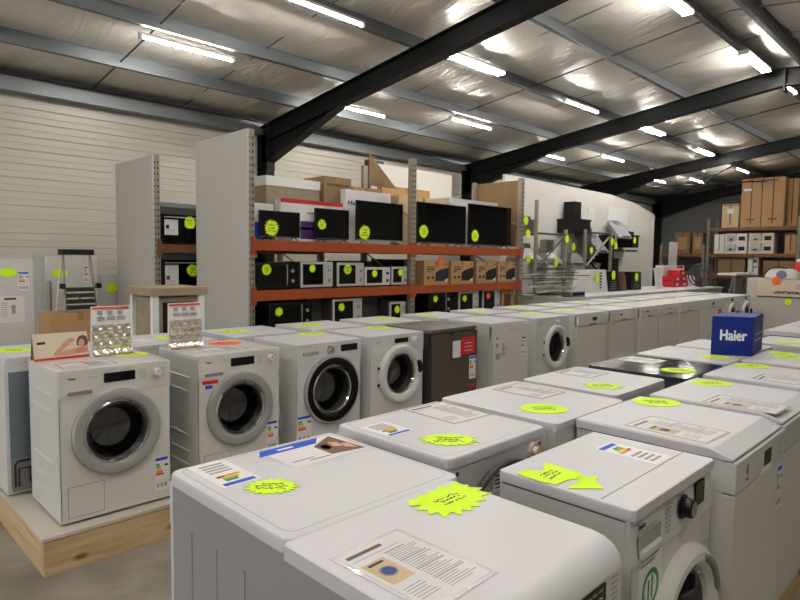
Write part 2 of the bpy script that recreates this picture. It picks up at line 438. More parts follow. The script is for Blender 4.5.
# sag rods / foil seams across the roof
for x in [.3+1.5*k for k in range(-4, 17)]:
    if abs((x-.3) % 6) < .01: continue
    b = MB(); mid = abs((x-.3) % 6-3) < .1
    for s_ in (0, 1):
        ya, yb = (YA, YW-.1) if s_ == 0 else (YR+.1, YA)
        if mid: b.tube([(x, ya, zr(ya)+.1), (x, yb, zr(yb)+.1)], .012, PURL if (x//6) % 2 else DGREY, 6)
        else: b.box(x-.012, x+.012, ya, yb, 0, .004, PURL, Matrix(((1, 0, 0, 0), (0, 1, 0, 0), (0, (SL if s_ else -SL), 1, (ZE+SL*10+.165) if not s_ else ZE+SL*(10-2*YA)+.165), (0, 0, 0, 1))))
    n_ += 1; struct(b.build('trim_%d' % n_))
# portal frames: column, haunch, I-section rafters
fr = 0
for X in (-5.7, .3, 6.29, 12.3, 18.24, 24.2):
    b = MB()
    for sgn in (1, -1):
        yc = YA+sgn*(10-YA)     # column centreline
        def Y(v): return YA+sgn*(v-YA)
        # column I section
        b.box(X-.085, X+.085, *sorted((Y(10.02), Y(10.035))), 0, 4.05, RAFT)
        b.box(X-.085, X+.085, *sorted((Y(9.72), Y(9.735))), 0, 4.0, RAFT)
        b.box(X-.006, X+.006, *sorted((Y(9.72), Y(10.03))), 0, 4.05, RAFT)
        def strip(pts_top, pts_bot, t):   # plate between polylines
            vs = []; k = len(pts_top)
            for (y, z) in pts_top+pts_bot: vs += [(X-t, Y(y), z), (X+t, Y(y), z)]
            fs = []
            for i in range(k-1):
                a, c = 2*i, 2*(i+1); d, e = 2*(i+k), 2*(i+1+k)
                fs += [(a, c, e, d), (a+1, d+1, e+1, c+1), (a, a+1, c+1, c), (d, e, e+1, d+1)]
            fs += [(0, 2*k, 2*k+1, 1), (2*(k-1), 2*(k-1)+1, 4*k-1, 4*k-2)]
            b.add(vs, fs, RAFT)
        rt = lambda y: ZE+SL*(10-y)-.005
        hb = lambda y: rt(y)-.30-(.42*(y-7.6)/2.2 if y > 7.6 else 0)
        ys = [10.0, 8.8, 7.6, 6, 4.5, YA]
        strip([(y, rt(y)) for y in ys], [(y, hb(y)) for y in ys], .006)
        strip([(y, rt(y)) for y in ys], [(y, rt(y)-.014) for y in ys], .085)
        strip([(y, hb(y)+.014) for y in ys], [(y, hb(y)) for y in ys], .085)
        if sgn == 1:
            strip([(y, rt(y)-.3) for y in (9.72, 7.6)], [(y, rt(y)-.312) for y in (9.72, 7.6)], .085)
        for y in (9.7, 9.72): b.box(X-.085, X+.085, *sorted((Y(y), Y(y+.012))), 3.3, rt(y), RAFT)
        for p in PY[1:]: b.box(X-.06, X+.06, *sorted((Y(p+.01), Y(p+.018))), rt(p), rt(p)+.15, RAFT)
    b.box(X-.085, X+.085, YA-.014, YA+.014, rt(YA)-.40, rt(YA), RAFT)
    fr += 1; struct(b.build('trim_%d' % (n_+fr)))
n_ += fr
# wall rails and bracing near the gable
b = MB(); b.box(18.24, 24.2, 9.9, 10.05, 3.35, 3.5, RAFT); b.tube([(18.3, 9.6, 4.0), (24.1, 5.0, 4.55)], .02, RAFT, 6); b.tube([(18.3, 5.0, 4.6), (24.1, 9.6, 4.0)], .02, RAFT, 6)
struct(b.build('trim_%d' % (n_+1)))

# ------------------------------------------------------------------ lights
def lamp(x, y, twin=False, label='', L=1.22):
    t = thing('tube_light', label, 'ceiling light', (x, y, zr(y)+.0), 0, 'fluorescent tube lights under the roof purlins')
    b = MB(); b.yslab(.055 if not twin else .13, .035, 0, 0, .01, .001, CLEAR) if False else None
    wdt = .035 if not twin else .075
    b.box(-L/2-.03, L/2+.03, -wdt, wdt, -.035, 0, CLEAR); b.box(-L/2-.03, -L/2, -wdt, wdt, -.075, -.035, CLEAR); b.box(L/2, L/2+.03, -wdt, wdt, -.075, -.035, CLEAR)
    b.build('housing', t)
    for dy in ((-.055, .055) if twin else (0,)):
        b = MB(); b.tube([(-L/2, dy, -.055), (L/2, dy, -.055)], .0115, TUBE, 10); b.build('tube', t)
    return t
LP = [(3.73, 7.66, 0, 'over the white siding, nearest the left edge'), (7.15, 8.25, 0, 'in front of the first black haunch'), (9.6, 7.66, 0, 'above the wide screens, right of the first rafter'),
      (13.5, 8.22, 0, 'just past the second rafter haunch'), (15.35, 7.5, 0, 'above the range hoods'), (19.8, 8.13, 0, 'beyond the third rafter, nearest the wall'), (21.3, 7.45, 0, 'beyond the third rafter, second from the wall'),
      (4.55, 5.9, 0, 'cut by the top edge left of the first rafter'), (7.4, 5.82, 1, 'twin tubes hung right beside the first rafter'), (10.7, 5.88, 0, 'in the middle of the second bay'), (13.7, 5.8, 1, 'twin tubes just beyond the second rafter'),
      (17.2, 5.87, 1, 'above the third rafter, twin tubes'), (21.2, 6.06, 0, 'in front of the tall brown cartons'), (7.9, 3.18, 1, 'twin tubes cut by the top edge at the ridge'), (11.35, 3.12, 1, 'twin tubes near the ridge before the second rafter'),
      (13.3, 3.1, 0, 'behind the ridge joint at the right edge'), (17.5, 3.1, 0, 'ridge row far end'), (21.5, 3.1, 0, 'ridge row at the gable'),
      (1.0, 5.88, 0, 'row two, above the first washers'), (-2.2, 7.6, 0, 'left of the photo near the wall'), (4.4, 1.25, 1, 'added out of view for fill, above the island'), (1.2, 1.25, 1, 'added out of view for fill, above the camera'), (-2.2, 1.25, 1, 'added out of view for fill, near the ridge behind the camera'), (-2.5, 5.88, 0, 'row two behind the camera'), (-2.5, -.1, 1, 'added for fill on the right slope, behind the camera'), (1.0, -1.0, 1, 'added for fill on the right slope, beside the camera'),  # twin tubes on this line are added out of view to light the fronts
      (9, -.1, 0, 'right slope above the far island'), (15, -.1, 0, 'right slope toward the gable')]
for x, y, tw, d in LP: lamp(x, y, bool(tw), 'lit fluorescent tube light '+d)

# ------------------------------------------------------------------ platforms
def platform(x0, x1, y0, y1, h, label):
    t = thing('display_platform', label, 'platform', ((x0+x1)/2, (y0+y1)/2, 0)); cx, cy = (x1-x0)/2, (y1-y0)/2
    b = MB(); b.box(-cx, cx, -cy, cy, h-.018, h, mat('plywood_face', (196, 188, 176), .6, var=.06)); b.build('deck', t)
    for nm, a in (('front_board', (-cx+.01, cx-.01, -cy+.008, -cy+.035)), ('rear_board', (-cx+.01, cx-.01, cy-.035, cy-.008)), ('end_board', (-cx+.008, -cx+.035, -cy+.036, cy-.036)), ('end_board', (cx-.035, cx-.008, -cy+.036, cy-.036))):
        b = MB(); b.box(*a, 0, h*.52, PINE); b.box(*a, h*.525, h-.019, PINE); b.build(nm, t)
    return t
HP = .213
platform(.86, 13.75, 3.50, 4.95, HP, 'long pine-sided plinth under the left rows of appliances')
platform(.70, 5.35, .66, 1.74, HP, 'low pine plinth under the near island of appliances')

# ------------------------------------------------------------------ appliances
H = .866
def hole_panel(b, x0, x1, z0, z1, y, cx, cz, r, m, n=48):
    angs = [2*PI*i/n for i in range(n)]
    for X_, Z_ in ((x0, z0), (x0, z1), (x1, z0), (x1, z1)): angs.append(math.atan2(Z_-cz, X_-cx) % (2*PI))
    angs = sorted(set(round(a, 6) for a in angs)); vs = []; fs = []
    for a in angs:
        c, s_ = math.cos(a), math.sin(a)
        t = min([((x1 if c > 0 else x0)-cx)/c if abs(c) > 1e-9 else 1e9, ((z1 if s_ > 0 else z0)-cz)/s_ if abs(s_) > 1e-9 else 1e9])
        vs += [(cx+r*c, y, cz+r*s_), (cx+t*c, y, cz+t*s_), (cx+r*c, y+.03, cz+r*s_)]
    k = len(angs)
    for i in range(k):
        j = (i+1) % k; fs += [(3*i, 3*i+1, 3*j+1, 3*j), (3*i, 3*j, 3*j+2, 3*i+2)]
    b.add(vs, fs, m)
def capsule_x(b, x, y0, y1, z, r, m):   # raised pressed rib on a side wall, running in y
    pts = [(y0+(y1-y0)*k/8, z) for k in range(9)]
    b.tube([(x, p[0], p[1]) for p in pts], [r*.3]+[r]*7+[r*.3], m, 8)

def shell(t, w, d, h, body=SHELLW, ribs=None, hole=None, front=WHITE, ftop=.0):
    """open-fronted sheet cabinet; front face carries the door hole"""
    b = MB(); y0, y1 = -d/2, d/2; th = .012; z0, z1 = .015, h-.03
    b.box(-w/2, -w/2+th, y0+.02, y1, z0, z1, body); b.box(w/2-th, w/2, y0+.02, y1, z0, z1, body)
    b.box(-w/2+th, w/2-th, y1-th, y1, z0, z1, body); b.box(-w/2+th, w/2-th, y0+.02, y1-th, z0, z0+th, body)
    b.box(-w/2+th, w/2-th, y0+.03, y1-th, z1-th, z1, body)
    for s_ in (-1, 1):
        if ribs == 'h':
            for zz in (.13, .22, .33, .62, .71): capsule_x(b, s_*w/2, y0+.12, y1-.08, zz, .008, body)
        elif ribs == 'v':
            for yy in (-.16, -.02, .12):
                b.tube([(s_*w/2, yy*d/.6, .1), (s_*w/2, yy*d/.6, h-.14)], .0028, body, 6)
        elif ribs == 's':
            for yy in (-.1, .08, .18):
                b.tube([(s_*w/2, yy, .2+.1*math.sin(0)), (s_*w/2, yy+.04, .45), (s_*w/2, yy, .74)], .006, body, 6)
    b.build('cabinet', t)
    b = MB()
    if hole:
        cx, cz, r = hole
        hole_panel(b, -w/2+.002, w/2-.002, z0, h-.155, y0+.0, cx, cz, r, front)
        b.box(-w/2+.002, -w/2+.006, y0, y0+.02, z0, h-.155, front); b.box(w/2-.006, w/2-.002, y0, y0+.02, z0, h-.155, front)
    else:
        b.box(-w/2+.002, w/2-.002, y0, y0+.02, z0, h-.155, front)
    b.build('front_panel', t)
    b = MB()
    for sx in (-1, 1):
        for sy in (-1, 1): b.lathe([(0, 0), (.022, 0), (.022, .016), (0, .016)], BLACK, 10, Matrix.Translation((sx*(w/2-.06), sy*(d/2-.07), 0)) @ Matrix.Rotation(PI/2, 4, 'X'))
    b.build('feet', t)
def lid(t, w, d, h, m=TOPW, e=.008, r=.014, inset=.025, th=.032, line=True, label=None):
    b = MB(); b.rslab(w+.004, d+.012, h-th, h, r, e, m)
    if line:
        o_ = rrect(w-2*inset, d-2*inset, .03); i_ = rrect(w-2*inset-.004, d-2*inset-.004, .028); z = h+.0003
        n = len(o_); b.add([(x, y, z) for x, y in o_]+[(x, y, z) for x, y in i_], [(j, (j+1) % n, n+(j+1) % n, n+j) for j in range(n)], GREYP if m is not HOB else BLACK)
    return b.build('top_panel', t, label)
def door(t, d, cx, cz, R, Ri, ringm, style='flat', glass=DOORG, handle=0, hm=BLACK, inner=None):
    """round porthole door with see-through bowl in front of a steel drum"""
    M = Matrix.Translation((cx, -d/2, cz)); b = MB()
    if style == 'flat':
        pr = [(R, .0), (R, -.018), (R-.008, -.028), (R-.02, -.032), (Ri+.012, -.03), (Ri+.003, -.024), (Ri, -.012), (Ri, .02)]
    elif style == 'round':
        pr = [(R, .0), (R, -.012), (R-.006, -.026), (R-.02, -.038), (R-.04, -.04), (Ri+.01, -.03), (Ri, -.016), (Ri, .02)]
    else:
        pr = [(R, .0), (R, -.02), (R-.006, -.028), (R-.012, -.03), (R-.02, -.028), (Ri+.002, -.024), (Ri, -.012), (Ri, .02)]
    b.lathe(pr, ringm, 56, M); o = b.build('door', t)
    if inner:
        b = MB(); b.lathe([(R-.018, -.0295), (Ri+.03, -.031), (Ri+.004, -.0275), (Ri, -.02), (Ri-.006, .01)], inner, 56, M); b.build('inner_ring', o)
    b = MB(); b.lathe([(Ri, -.008), (Ri*.85, -.012), (Ri*.8, .0), (Ri*.72, .07), (Ri*.6, .105), (Ri*.3, .118), (.001, .12)], glass, 48, M); b.build('door_glass', o)
    b = MB(); b.lathe([(Ri+.012, .03), (Ri+.02, .05), (Ri-.01, .08), (Ri+.02, .09), (Ri+.02, .34), (.001, .35)], DRUM, 40, M)
    for k in range(3):
        a = 2*PI*k/3+.4; b.tube([(cx+(Ri)*math.cos(a), -d/2+.1, cz+Ri*math.sin(a)), (cx+Ri*math.cos(a), -d/2+.32, cz+Ri*math.sin(a))], .028, GREYP, 8)
    b.build('drum', t)
    b = MB(); b.lathe([(Ri+.004, -.012), (Ri-.012, -.02), (Ri-.02, -.008)], CHROME, 48, M); b.build('chrome_trim', o)
    if handle is not None:
        a = handle; b = MB(); rm = Ri+.03 if style != 'flat' else R-.02
        pts = []
        for k in range(7):
            q = a+(k-3)*.09; pts.append((cx+rm*math.cos(q), -d/2-.036-.01*math.cos((k-3)*.45), cz+rm*math.sin(q)))
        b.tube(pts, [.012]+[.022]*5+[.012], hm, 8); b.build('door_handle', o)
    return o
def console(t, w, d, h, m=WHITE, proud=.004, hgt=.122, slope=0):
    b = MB(); z1, z0 = h-.032, h-.032-hgt
    y = -d/2
    b.loft([[(-w/2+.002, y+.02, z0), (-w/2+.002, y-proud, z0), (-w/2+.002, y-proud+slope, z1), (-w/2+.002, y+.02, z1)],
            [(w/2-.002, y+.02, z0), (w/2-.002, y-proud, z0), (w/2-.002, y-proud+slope, z1), (w/2-.002, y+.02, z1)]], m)
    return b.build('control_panel', t)
def knob(t, x, y, z, r=.026, m=PLASW, cap=None):
    M = Matrix.Translation((x, y, z)); b = MB()
    b.lathe([(r*1.25, 0), (r*1.25, -.004), (r, -.006), (r*.96, -.028), (r*.85, -.032), (.001, -.032)], m, 28, M)
    b.box(x-.002, x+.002, y-.034, y-.03, z, z+r*.8, GREYP)
    if cap: b.disc(r*.8, -.0335, cap, 28, M)
    return b.build('program_dial', t)
def ptext(t, txt, x, y, z, h, m=INK, name='brand_lettering', bold=0, width=None):
    b = MB(); text(b, txt, x, y, z, h, m, bold, width); return b.build(name, t)
def plate(t, name, x0, x1, z0, z1, y, m, th=.004, r=.004):
    b = MB(); b.yslab(x1-x0, z1-z0, y, y-th, r, min(.001, th*.4), m, (x0+x1)/2, (z0+z1)/2); return b.build(name, t)
def marks(t, x0, x1, z0, z1, y, n, m=GINK, cols=1, name='printed_marks'):
    b = MB()
    for i in range(n):
        for c in range(cols):
            zz = z0+(z1-z0)*i/max(n-1, 1); xa = x0+(x1-x0)*c/cols; xb = xa+(x1-x0)/cols*.7
            b.box(xa, xb, y-.0008, y, zz, zz+.003, m)
    return b.build(name, t)

# --- front row of the left counter -------------------------------------------------
ZB = HP; FY = 3.585
def base(x0, x1, label, name='washing_machine', cat='washing machine', d=.57, front=FY, rz=0, group='appliances in the left counter front row'):
    yc = front+d/2 if rz == 0 else front-d/2
    return thing(name, label, cat, ((x0+x1)/2, yc, ZB), rz, group)
# first two: grey ring, black display
def silver_washer(x0, x1, label, extra):
    w, d, h = x1-x0, .57, H; t = base(x0, x1, label)
    shell(t, w, d, h, ribs='h', hole=(-.01, .49, .215), front=WHITE2); lid(t, w, d, h, WHITE2); console(t, w, d, h, WHITE2)
    y = -d/2-.004
    plate(t, 'display', -.075, .10, h-.092, h-.03-.008, y, BGLOSS, .003)
    knob(t, .225, y, h-.065, .022, PLASW); marks(t, .12, .185, h-.095, h-.045, y, 6); marks(t, .255, .285, h-.095, h-.045, y, 6)
    plate(t, 'detergent_drawer', -w/2+.045, -w/2+.175, h-.142, h-.12, y, GREYP, .003, .01)
    ptext(t, 'Miele', -w/2+.05, y-.0006, h-.056, .013, INK, bold=.0006); marks(t, -w/2+.16, -w/2+.22, h-.052, h-.05, y, 1)
    door(t, d, -.005, .487, .247, .186, SILV, 'flat', DOORD, handle=None)
    plate(t, 'service_flap', -w/2+.04, -w/2+.225, .04, .21, -d/2+.001, WHITE2, .003, .006)
    b = MB(); 
    for a in ((-w/2+.037, -w/2+.228, .21, .213), (-w/2+.037, -w/2+.228, .037, .04), (-w/2+.037, -w/2+.04, .037, .213), (-w/2+.225, -w/2+.228, .037, .213)): b.box(a[0], a[1], -d/2-.0012, -d/2, a[2], a[3], GREYP)
    b.build('flap_gap', t)
    energy_label(t, w/2-.06, -d/2, .17 if not extra else .25, .085, .21)
    if extra:
        plate(t, 'sticker', -w/2+.03, -w/2+.14, .675, .70, -d/2, RED, .0012); plate(t, 'sticker', -w/2+.05, -w/2+.10, .645, .668, -d/2, BLUE, .0012)
    return t
silver_washer(.978, 1.60, 'white washing machine with wide grey door ring at the near end of the left plinth', 0)
silver_washer(1.78, 2.39, 'white washing machine with grey door ring and small red sticker, second on the left plinth', 1)
# third: black ring door
def black_ring_washer(x0, x1, label):
    w, d, h = x1-x0, .57, H; t = base(x0, x1, label)
    shell(t, w, d, h, ribs='s', hole=(.02, .50, .215), front=WHITE); lid(t, w, d, h); console(t, w, d, h)
    y = -d/2-.004
    plate(t, 'display', .105, .27, h-.085, h-.028-.006, y, BGLOSS, .003); knob(t, .0, y, h-.062, .026, CHROME, GREYP)
    plate(t, 'detergent_drawer', -w/2+.06, -w/2+.2, h-.085, h-.06, y, SILV, .006, .004)
    marks(t, .05, .09, h-.09, h-.05, y, 3)
    door(t, d, .02, .50, .262, .19, SILV, 'thin', DOORD, handle=None, inner=BGLOSS)
    energy_label(t, -w/2+.075, -d/2, .24, .13, .2); return t
black_ring_washer(2.53, 3.15, 'white washing machine with black inner door ring and chrome dial, third on the left plinth')
def white_ring_washer(x0, x1, label, cz=.53, dcx=.03, glass=DOORG, disp=True):
    w, d, h = x1-x0, .57, H; t = base(x0, x1, label)
    shell(t, w, d, h, ribs='s', hole=(dcx, cz, .2), front=WHITE); lid(t, w, d, h); console(t, w, d, h)
    y = -d/2-.004
    if disp: plate(t, 'display', -.04, .12, h-.075, h-.036, y, BGLOSS, .003)
    knob(t, .2 if disp else .08, y, h-.07, .028, PLASW); marks(t, -w/2+.05, -w/2+.15, h-.06, h-.05, y, 2); marks(t, .14, .17, h-.085, h-.045, y, 3)
    plate(t, 'detergent_drawer', -w/2+.03, -w/2+.19, h-.15, h-.1, y+.0015, PLASW, .004)
    door(t, d, dcx, cz, .252, .178, PLASW, 'round', glass, handle=.22, hm=BLACK)
    for q in (-.07, .07): MB().tube([(dcx-.255, -d/2-.01, cz+q-.01), (dcx-.255, -d/2-.01, cz+q+.01)], .01, BLACK, 8).build('hinge', t)
    return t
white_ring_washer(3.25, 3.88, 'white washing machine with white door ring and black handle, beside the dark dishwasher')
# dark inox dishwasher
w_ = 3.97, 4.63
t = base(*w_, 'dark grey steel dishwasher with a red and white hang card on its front', 'dishwasher', 'dishwasher'); w, d, h = .66, .57, H
shell(t, w, d, h, body=mat('dark_side_sheet', (58, 58, 60), .5), front=INOX); lid(t, w, d, h, STEEL)
plate(t, 'door', -w/2+.004, w/2-.004, .1, h-.04, -d/2, INOX, .018, .004)
plate(t, 'handle_recess', -.06, .12, h-.12, h-.055, -d/2-.018, DGREY, .006, .012)
plate(t, 'display', -.09, -.02, h-.055, h-.04, -d/2-.018, BLACK, .002)
b = MB(); b.box(-.05, .06, -d/2-.032, -d/2-.026, .59, h-.12, PAPER); b.box(.07, .28, -d/2-.03, -d/2-.026, .61, h-.10, RED)
b.add([(-.0+.06, -d/2-.0335, .59), (.10, -d/2-.0335, .61), (.10, -d/2-.0335, h-.1), (.075, -d/2-.0335, h-.12)], [(0, 1, 2, 3)], RED)
for k in range(3): b.box(.12, .24, -d/2-.0315, -d/2-.03, .64+.035*k, .645+.035*k, PAPER)
b.build('hang_card', t); energy_label(t, .26, -d/2-.018, .47, .1, .22)
plate(t, 'sticker', .2, .3, .28, .31, -d/2-.018, RED, .001)
# plain fronts
def dishwasher(x0, x1, label, kind=0, front=FY, group='appliances in the left counter front row'):
    w, d, h = x1-x0, .57, H; t = base(x0, x1, label, 'dishwasher', 'dishwasher', d, front, 0, group)
    shell(t, w, d, h, front=SHELLW); lid(t, w, d, h)
    if kind == 3:        # plain larder door
        plate(t, 'door', -w/2+.003, w/2-.003, .05, h-.035, -d/2, WHITE2, .03, .006)
        b = MB(); y = -d/2-.0305
        for i, (a, c, z0, z1) in enumerate([(-.27, -.23, .70, .73), (-.27, -.23, .62, .66), (-.16, -.08, .60, .61), (-.27, -.2, .5, .56), (-.15, -.13, .54, .66), (-.19, -.09, .54, .55)]): b.box(a, c, y-.001, y, z0, z1, GINK)
        b.tube([(-.15, y, .53), (-.19, y, .57), (-.15, y, .62), (-.1, y, .57), (-.15, y, .53)], .002, GINK, 4)
        b.build('sticker', t); marks(t, -.06, .1, h-.085, h-.08, y, 2, GINK, 7, 'blurred_lettering')
        energy_label(t, .22, -d/2-.03, .6, .08, .2); return t
    plate(t, 'door', -w/2+.003, w/2-.003, .11, h-.155, -d/2, WHITE2, .02, .004)
    b = MB(); b.yslab(w-.006, .115, -d/2, -d/2-.026, .006, .004, WHITE2, 0, h-.092)
    b.yslab(.16, .022, -d/2-.02, -d/2-.028, .008, .001, GREYP, 0, h-.138); b.build('control_panel', t)
    b = MB(); b.box(-w/2+.02, w/2-.02, -d/2+.03, -d/2+.05, .01, .1, DGREY); b.build('kick_plate', t)
    y = -d/2-.026
    if kind == 1: plate(t, 'display', -.02, .09, h-.1, h-.055, y, BLACK, .002)
    elif kind == 2:
        plate(t, 'display', -.12, -.06, h-.08, h-.055, y, BLACK, .002); marks(t, -w/2+.05, -w/2+.13, h-.08, h-.06, y, 2)
    else:
        b = MB()
        for x in (-.08, -.03, .02): b.lathe([(.008, 0), (.008, -.004), (.001, -.004)], DGREY, 10, Matrix.Translation((x, y, h-.07)))
        b.build('buttons', t)
    marks(t, w/2-.1, w/2-.06, .45, .66, -d/2-.02, 7, GINK)
    return t
dishwasher(4.87, 5.5, 'plain white appliance with small blue-grey stickers beside the dark dishwasher', 3)
white_ring_washer(5.70, 6.38, 'white washing machine with open dark porthole, between plain white fronts mid row', .52, .06, DOORD, False)
dishwasher(6.56, 7.30, 'white dishwasher with black display, right of the mid-row porthole washer', 1)
dishwasher(7.42, 8.15, 'white dishwasher with small dark display at upper left and bare door', 2)
dishwasher(8.30, 8.93, 'white dishwasher, third of the plain fronts right of the porthole washer', 2)
dishwasher(8.98, 9.70, 'white dishwasher with three round buttons, left of the one with square print', 0)
t = dishwasher(9.76, 10.56, 'white dishwasher with a printed square mark, behind the blue box at left', 0)
b = MB(); 
for a in ((-.2, -.1, .6, .604), (-.2, -.1, .68, .684), (-.2, -.196, .6, .684), (-.104, -.1, .6, .684)): b.box(a[0], a[1], -.57/2-.022, -.57/2-.02, a[2], a[3], GINK)
b.build('printed_square', t)
t = dishwasher(10.62, 11.82, 'white wide appliance front with a red card, left of the two far washers', 1)
plate(t, 'red_card', .32, .5, .42, .68, -.57/2-.02, RED, .003)
white_ring_washer(11.88, 12.72, 'white front loader, left one of the far end pair', .5, .06, DOORD, True)
white_ring_washer(12.78, 13.52, 'white front loader, last one at the far end of the left row', .5, .06, DOORD, True)

# --- back row of the left counter: they face the shelves, backs toward us ----------
def rear_face(t, w, d, h, m=GALV, kind=0):
    b = MB(); y = d/2
    b.box(-w/2+.02, w/2-.02, y, y+.006, .05, h-.09, m)
    b.build('rear_panel', t)
    b = MB(); b.tube([(w/2-.04, y+.012, .06), (w/2-.04, y+.012, .2), (w/2-.06, y+.012, .22), (-w/2+.2, y+.012, .22)], .006, INK, 6)
    b.tube([(w/2-.06, y+.012, .06), (w/2-.06, y+.012, .17), (w/2-.12, y+.012, .17), (w/2-.12, y+.012, .08)], .006, INK, 6); b.box(w/2-.22, w/2-.13, y+.006, y+.03, .05, .12, BLACK); b.box(w/2-.25, w/2-.025, y+.006, y+.008, .03, .24, GREYP)
    b.build('rear_pipes', t)
def simple(x0, x1, y0, label, name='washing_machine', cat='washing machine', top=TOPW, body=SHELLW, d=.58, rz=PI, group='appliances in the left counter back row', rear=GALV):
    w = x1-x0; t = thing(name, label, cat, ((x0+x1)/2, y0+d/2, ZB), rz, group)
    shell(t, w, d, H, body=body); lid(t, w, d, H, top); console(t, w, d, H)
    rear_face(t, w, d, H, rear); knob(t, .1, -d/2-.004, H-.08); return t
first = simple(.872, 1.5, 4.26, 'white appliance with grey-blue rear panel and pipes, behind the first silver-ring washer at far left')
proto = simple(1.66, 2.28, 4.26, 'white washer top behind the second washer, in the back row')
spots = ['behind the black-ring washer', 'behind the washer with the black handle', 'behind the dark dishwasher', 'behind the plain front with stickers', 'behind the mid-row porthole washer',
         'behind the black-display dishwasher', 'behind the bare-door dishwasher', 'behind the third plain front', 'behind the three-button dishwasher', 'behind the square-print dishwasher',
         'behind the wide front with red card', 'behind the gap before the far pair', 'behind the left one of the far pair', 'behind the last washer of the row']
xs = [2.42, 3.18, 3.96, 4.86, 5.72, 6.6, 7.44, 8.28, 9.06, 9.9, 10.66, 11.4, 12.1, 12.85]
for x, s_ in zip(xs, spots): dup(proto, (x+.31, 4.55, ZB), PI, 'white back-row appliance top '+s_)

# --- island, left row (backs toward us) and right row (fronts toward us) -----------
GI = 'appliances on the near island'
def island_back(x0, x1, y0, y1, label, top=TOPW, body=SHELLW, ribs='v', rear=SHELLW, hose=False, name='washing_machine', cat='washing machine', round_=.012, e=.012, line=True, zb=ZB):
    w, d = x1-x0, y1-y0; t = thing(name, label, cat, ((x0+x1)/2, (y0+y1)/2, zb), PI, GI)
    shell(t, w, d, H, body=body, ribs=ribs, front=WHITE); console(t, w, d, H)
    lid(t, w, d, H, top, e, .03, .02, .036 if e > .01 else .03, line)
    knob(t, .15, -d/2-.004, H-.08)
    b = MB(); y = d/2; b.box(-w/2+.03, w/2-.03, y, y+.005, .05, H-.17, rear); b.build('rear_panel', t)
    if hose:
        b = MB(); pts = []
        for k in range(13):
            a = PI*k/12; pts.append((.02-.2*math.cos(a), y+.03+.012*math.sin(a), H-.24+.18*math.sin(a)))
        b.tube([(pts[0][0], y+.03, H-.7)]+pts+[(pts[-1][0]-.01, y+.03, H-.7)], .0135, RUBBER, 10); b.build('drain_hose', t)
        b = MB(); M = Matrix.Translation((-.2, y+.0, H-.078)) @ Matrix.Rotation(PI, 4, 'Z')
        b.lathe([(.032, 0), (.032, -.012), (.026, -.012), (.026, -.006), (.018, -.006), (.018, -.03), (.001, -.03)], CREAM, 24, M); b.build('inlet_valve', t)
        b = MB(); b.box(-.06, .05, y+.006, y+.008, H-.17, H-.085, PAPER)
        for k in range(5): b.box(-.05, .04, y+.008, y+.009, H-.16+.014*k, H-.155+.014*k, INK)
        b.build('rating_plate', t)
        b = MB()
        for xx, zz in ((w/2-.05, H-.06), (w/2-.05, H-.12), (-w/2+.04, H-.06)): b.lathe([(.007, 0), (.007, -.004), (.001, -.004)], DGREY, 8, Matrix.Translation((xx, y, zz)) @ Matrix.Rotation(PI, 4, 'Z'))
        b.build('screws', t)
    return t
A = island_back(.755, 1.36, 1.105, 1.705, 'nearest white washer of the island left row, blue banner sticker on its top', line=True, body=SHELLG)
C_ = island_back(1.435, 2.01, 1.215, 1.765, 'white washer with grey drain hose looped on its back, second in the island left row', hose=True)
D_ = island_back(2.06, 2.655, 1.20, 1.79, 'white appliance with black rear, third in the island left row, oval tag on top', rear=BLACK, ribs=None, e=.006, line=False)
D2 = island_back(2.715, 3.30, 1.27, 1.785, 'white flat-topped appliance left of the black glass top', ribs=None, e=.004, line=False)
hob = island_back(3.40, 4.02, 1.20, 1.77, 'appliance with black glass top between white tops on the island', HOB, DGREY, None, BLACK, name='cooker', cat='cooker', e=.003, line=False)
W5 = island_back(4.09, 4.66, 1.21, 1.77, 'white appliance carrying the navy blue box at the island far end', ribs=None, e=.004, line=False)
W6 = island_back(4.72, 5.27, 1.23, 1.75, 'last white appliance of the island left row, behind the navy blue box', ribs=None, e=.004, line=False)
# A: stickers on the top (local frame is turned 180 degrees)
def onto(t, x, y):   # world xy to local of a thing turned by its rz
    v = Matrix.Rotation(-t.rotation_euler.z, 2) @ Vector((x-t.location.x, y-t.location.y)); return v.x, v.y
x, y = onto(A, .862, 1.58); top_label(A, x, y, H+.0005, .22, .12, -PI/2)
b = MB(); bx = []
def quadtop(b, t, pts, m, z):
    b.add([(*onto(t, px, py), z) for px, py in pts], [tuple(range(len(pts)))], m)
z = H+.0012
quadtop(b, A, [(1.04, 1.675), (1.325, 1.675), (1.325, 1.47), (1.04, 1.47)], PAPER, z)
quadtop(b, A, [(1.04, 1.675), (1.27, 1.675), (1.23, 1.625), (1.01, 1.625)], BLUE, z+.0004)
quadtop(b, A, [(1.2, 1.6), (1.312, 1.665), (1.325, 1.48), (1.2, 1.5)], BROWN, z+.0004)
quadtop(b, A, [(1.215, 1.59), (1.25, 1.60), (1.24, 1.55), (1.21, 1.545)], SKIN, z+.0004)
quadtop(b, A, [(1.26, 1.61), (1.29, 1.59), (1.28, 1.54), (1.255, 1.56)], SKIN, z+.0008)
quadtop(b, A, [(1.29, 1.57), (1.315, 1.56), (1.31, 1.5), (1.28, 1.53)], SKIN, z+.0008)
for k in range(2): quadtop(b, A, [(1.06+.05*k, 1.52-.02*k), (1.14+.05*k, 1.52-.02*k), (1.14+.05*k, 1.515-.02*k), (1.06+.05*k, 1.515-.02*k)], INK, z+.0004)
quadtop(b, A, [(1.09, 1.655), (1.15, 1.655), (1.15, 1.64), (1.09, 1.64)], PAPER, z+.0008)
b.build('banner_sticker', A)
x, y = onto(C_, 1.53, 1.59); top_label(C_, x, y, H+.0005, .16, .13, -PI/2)

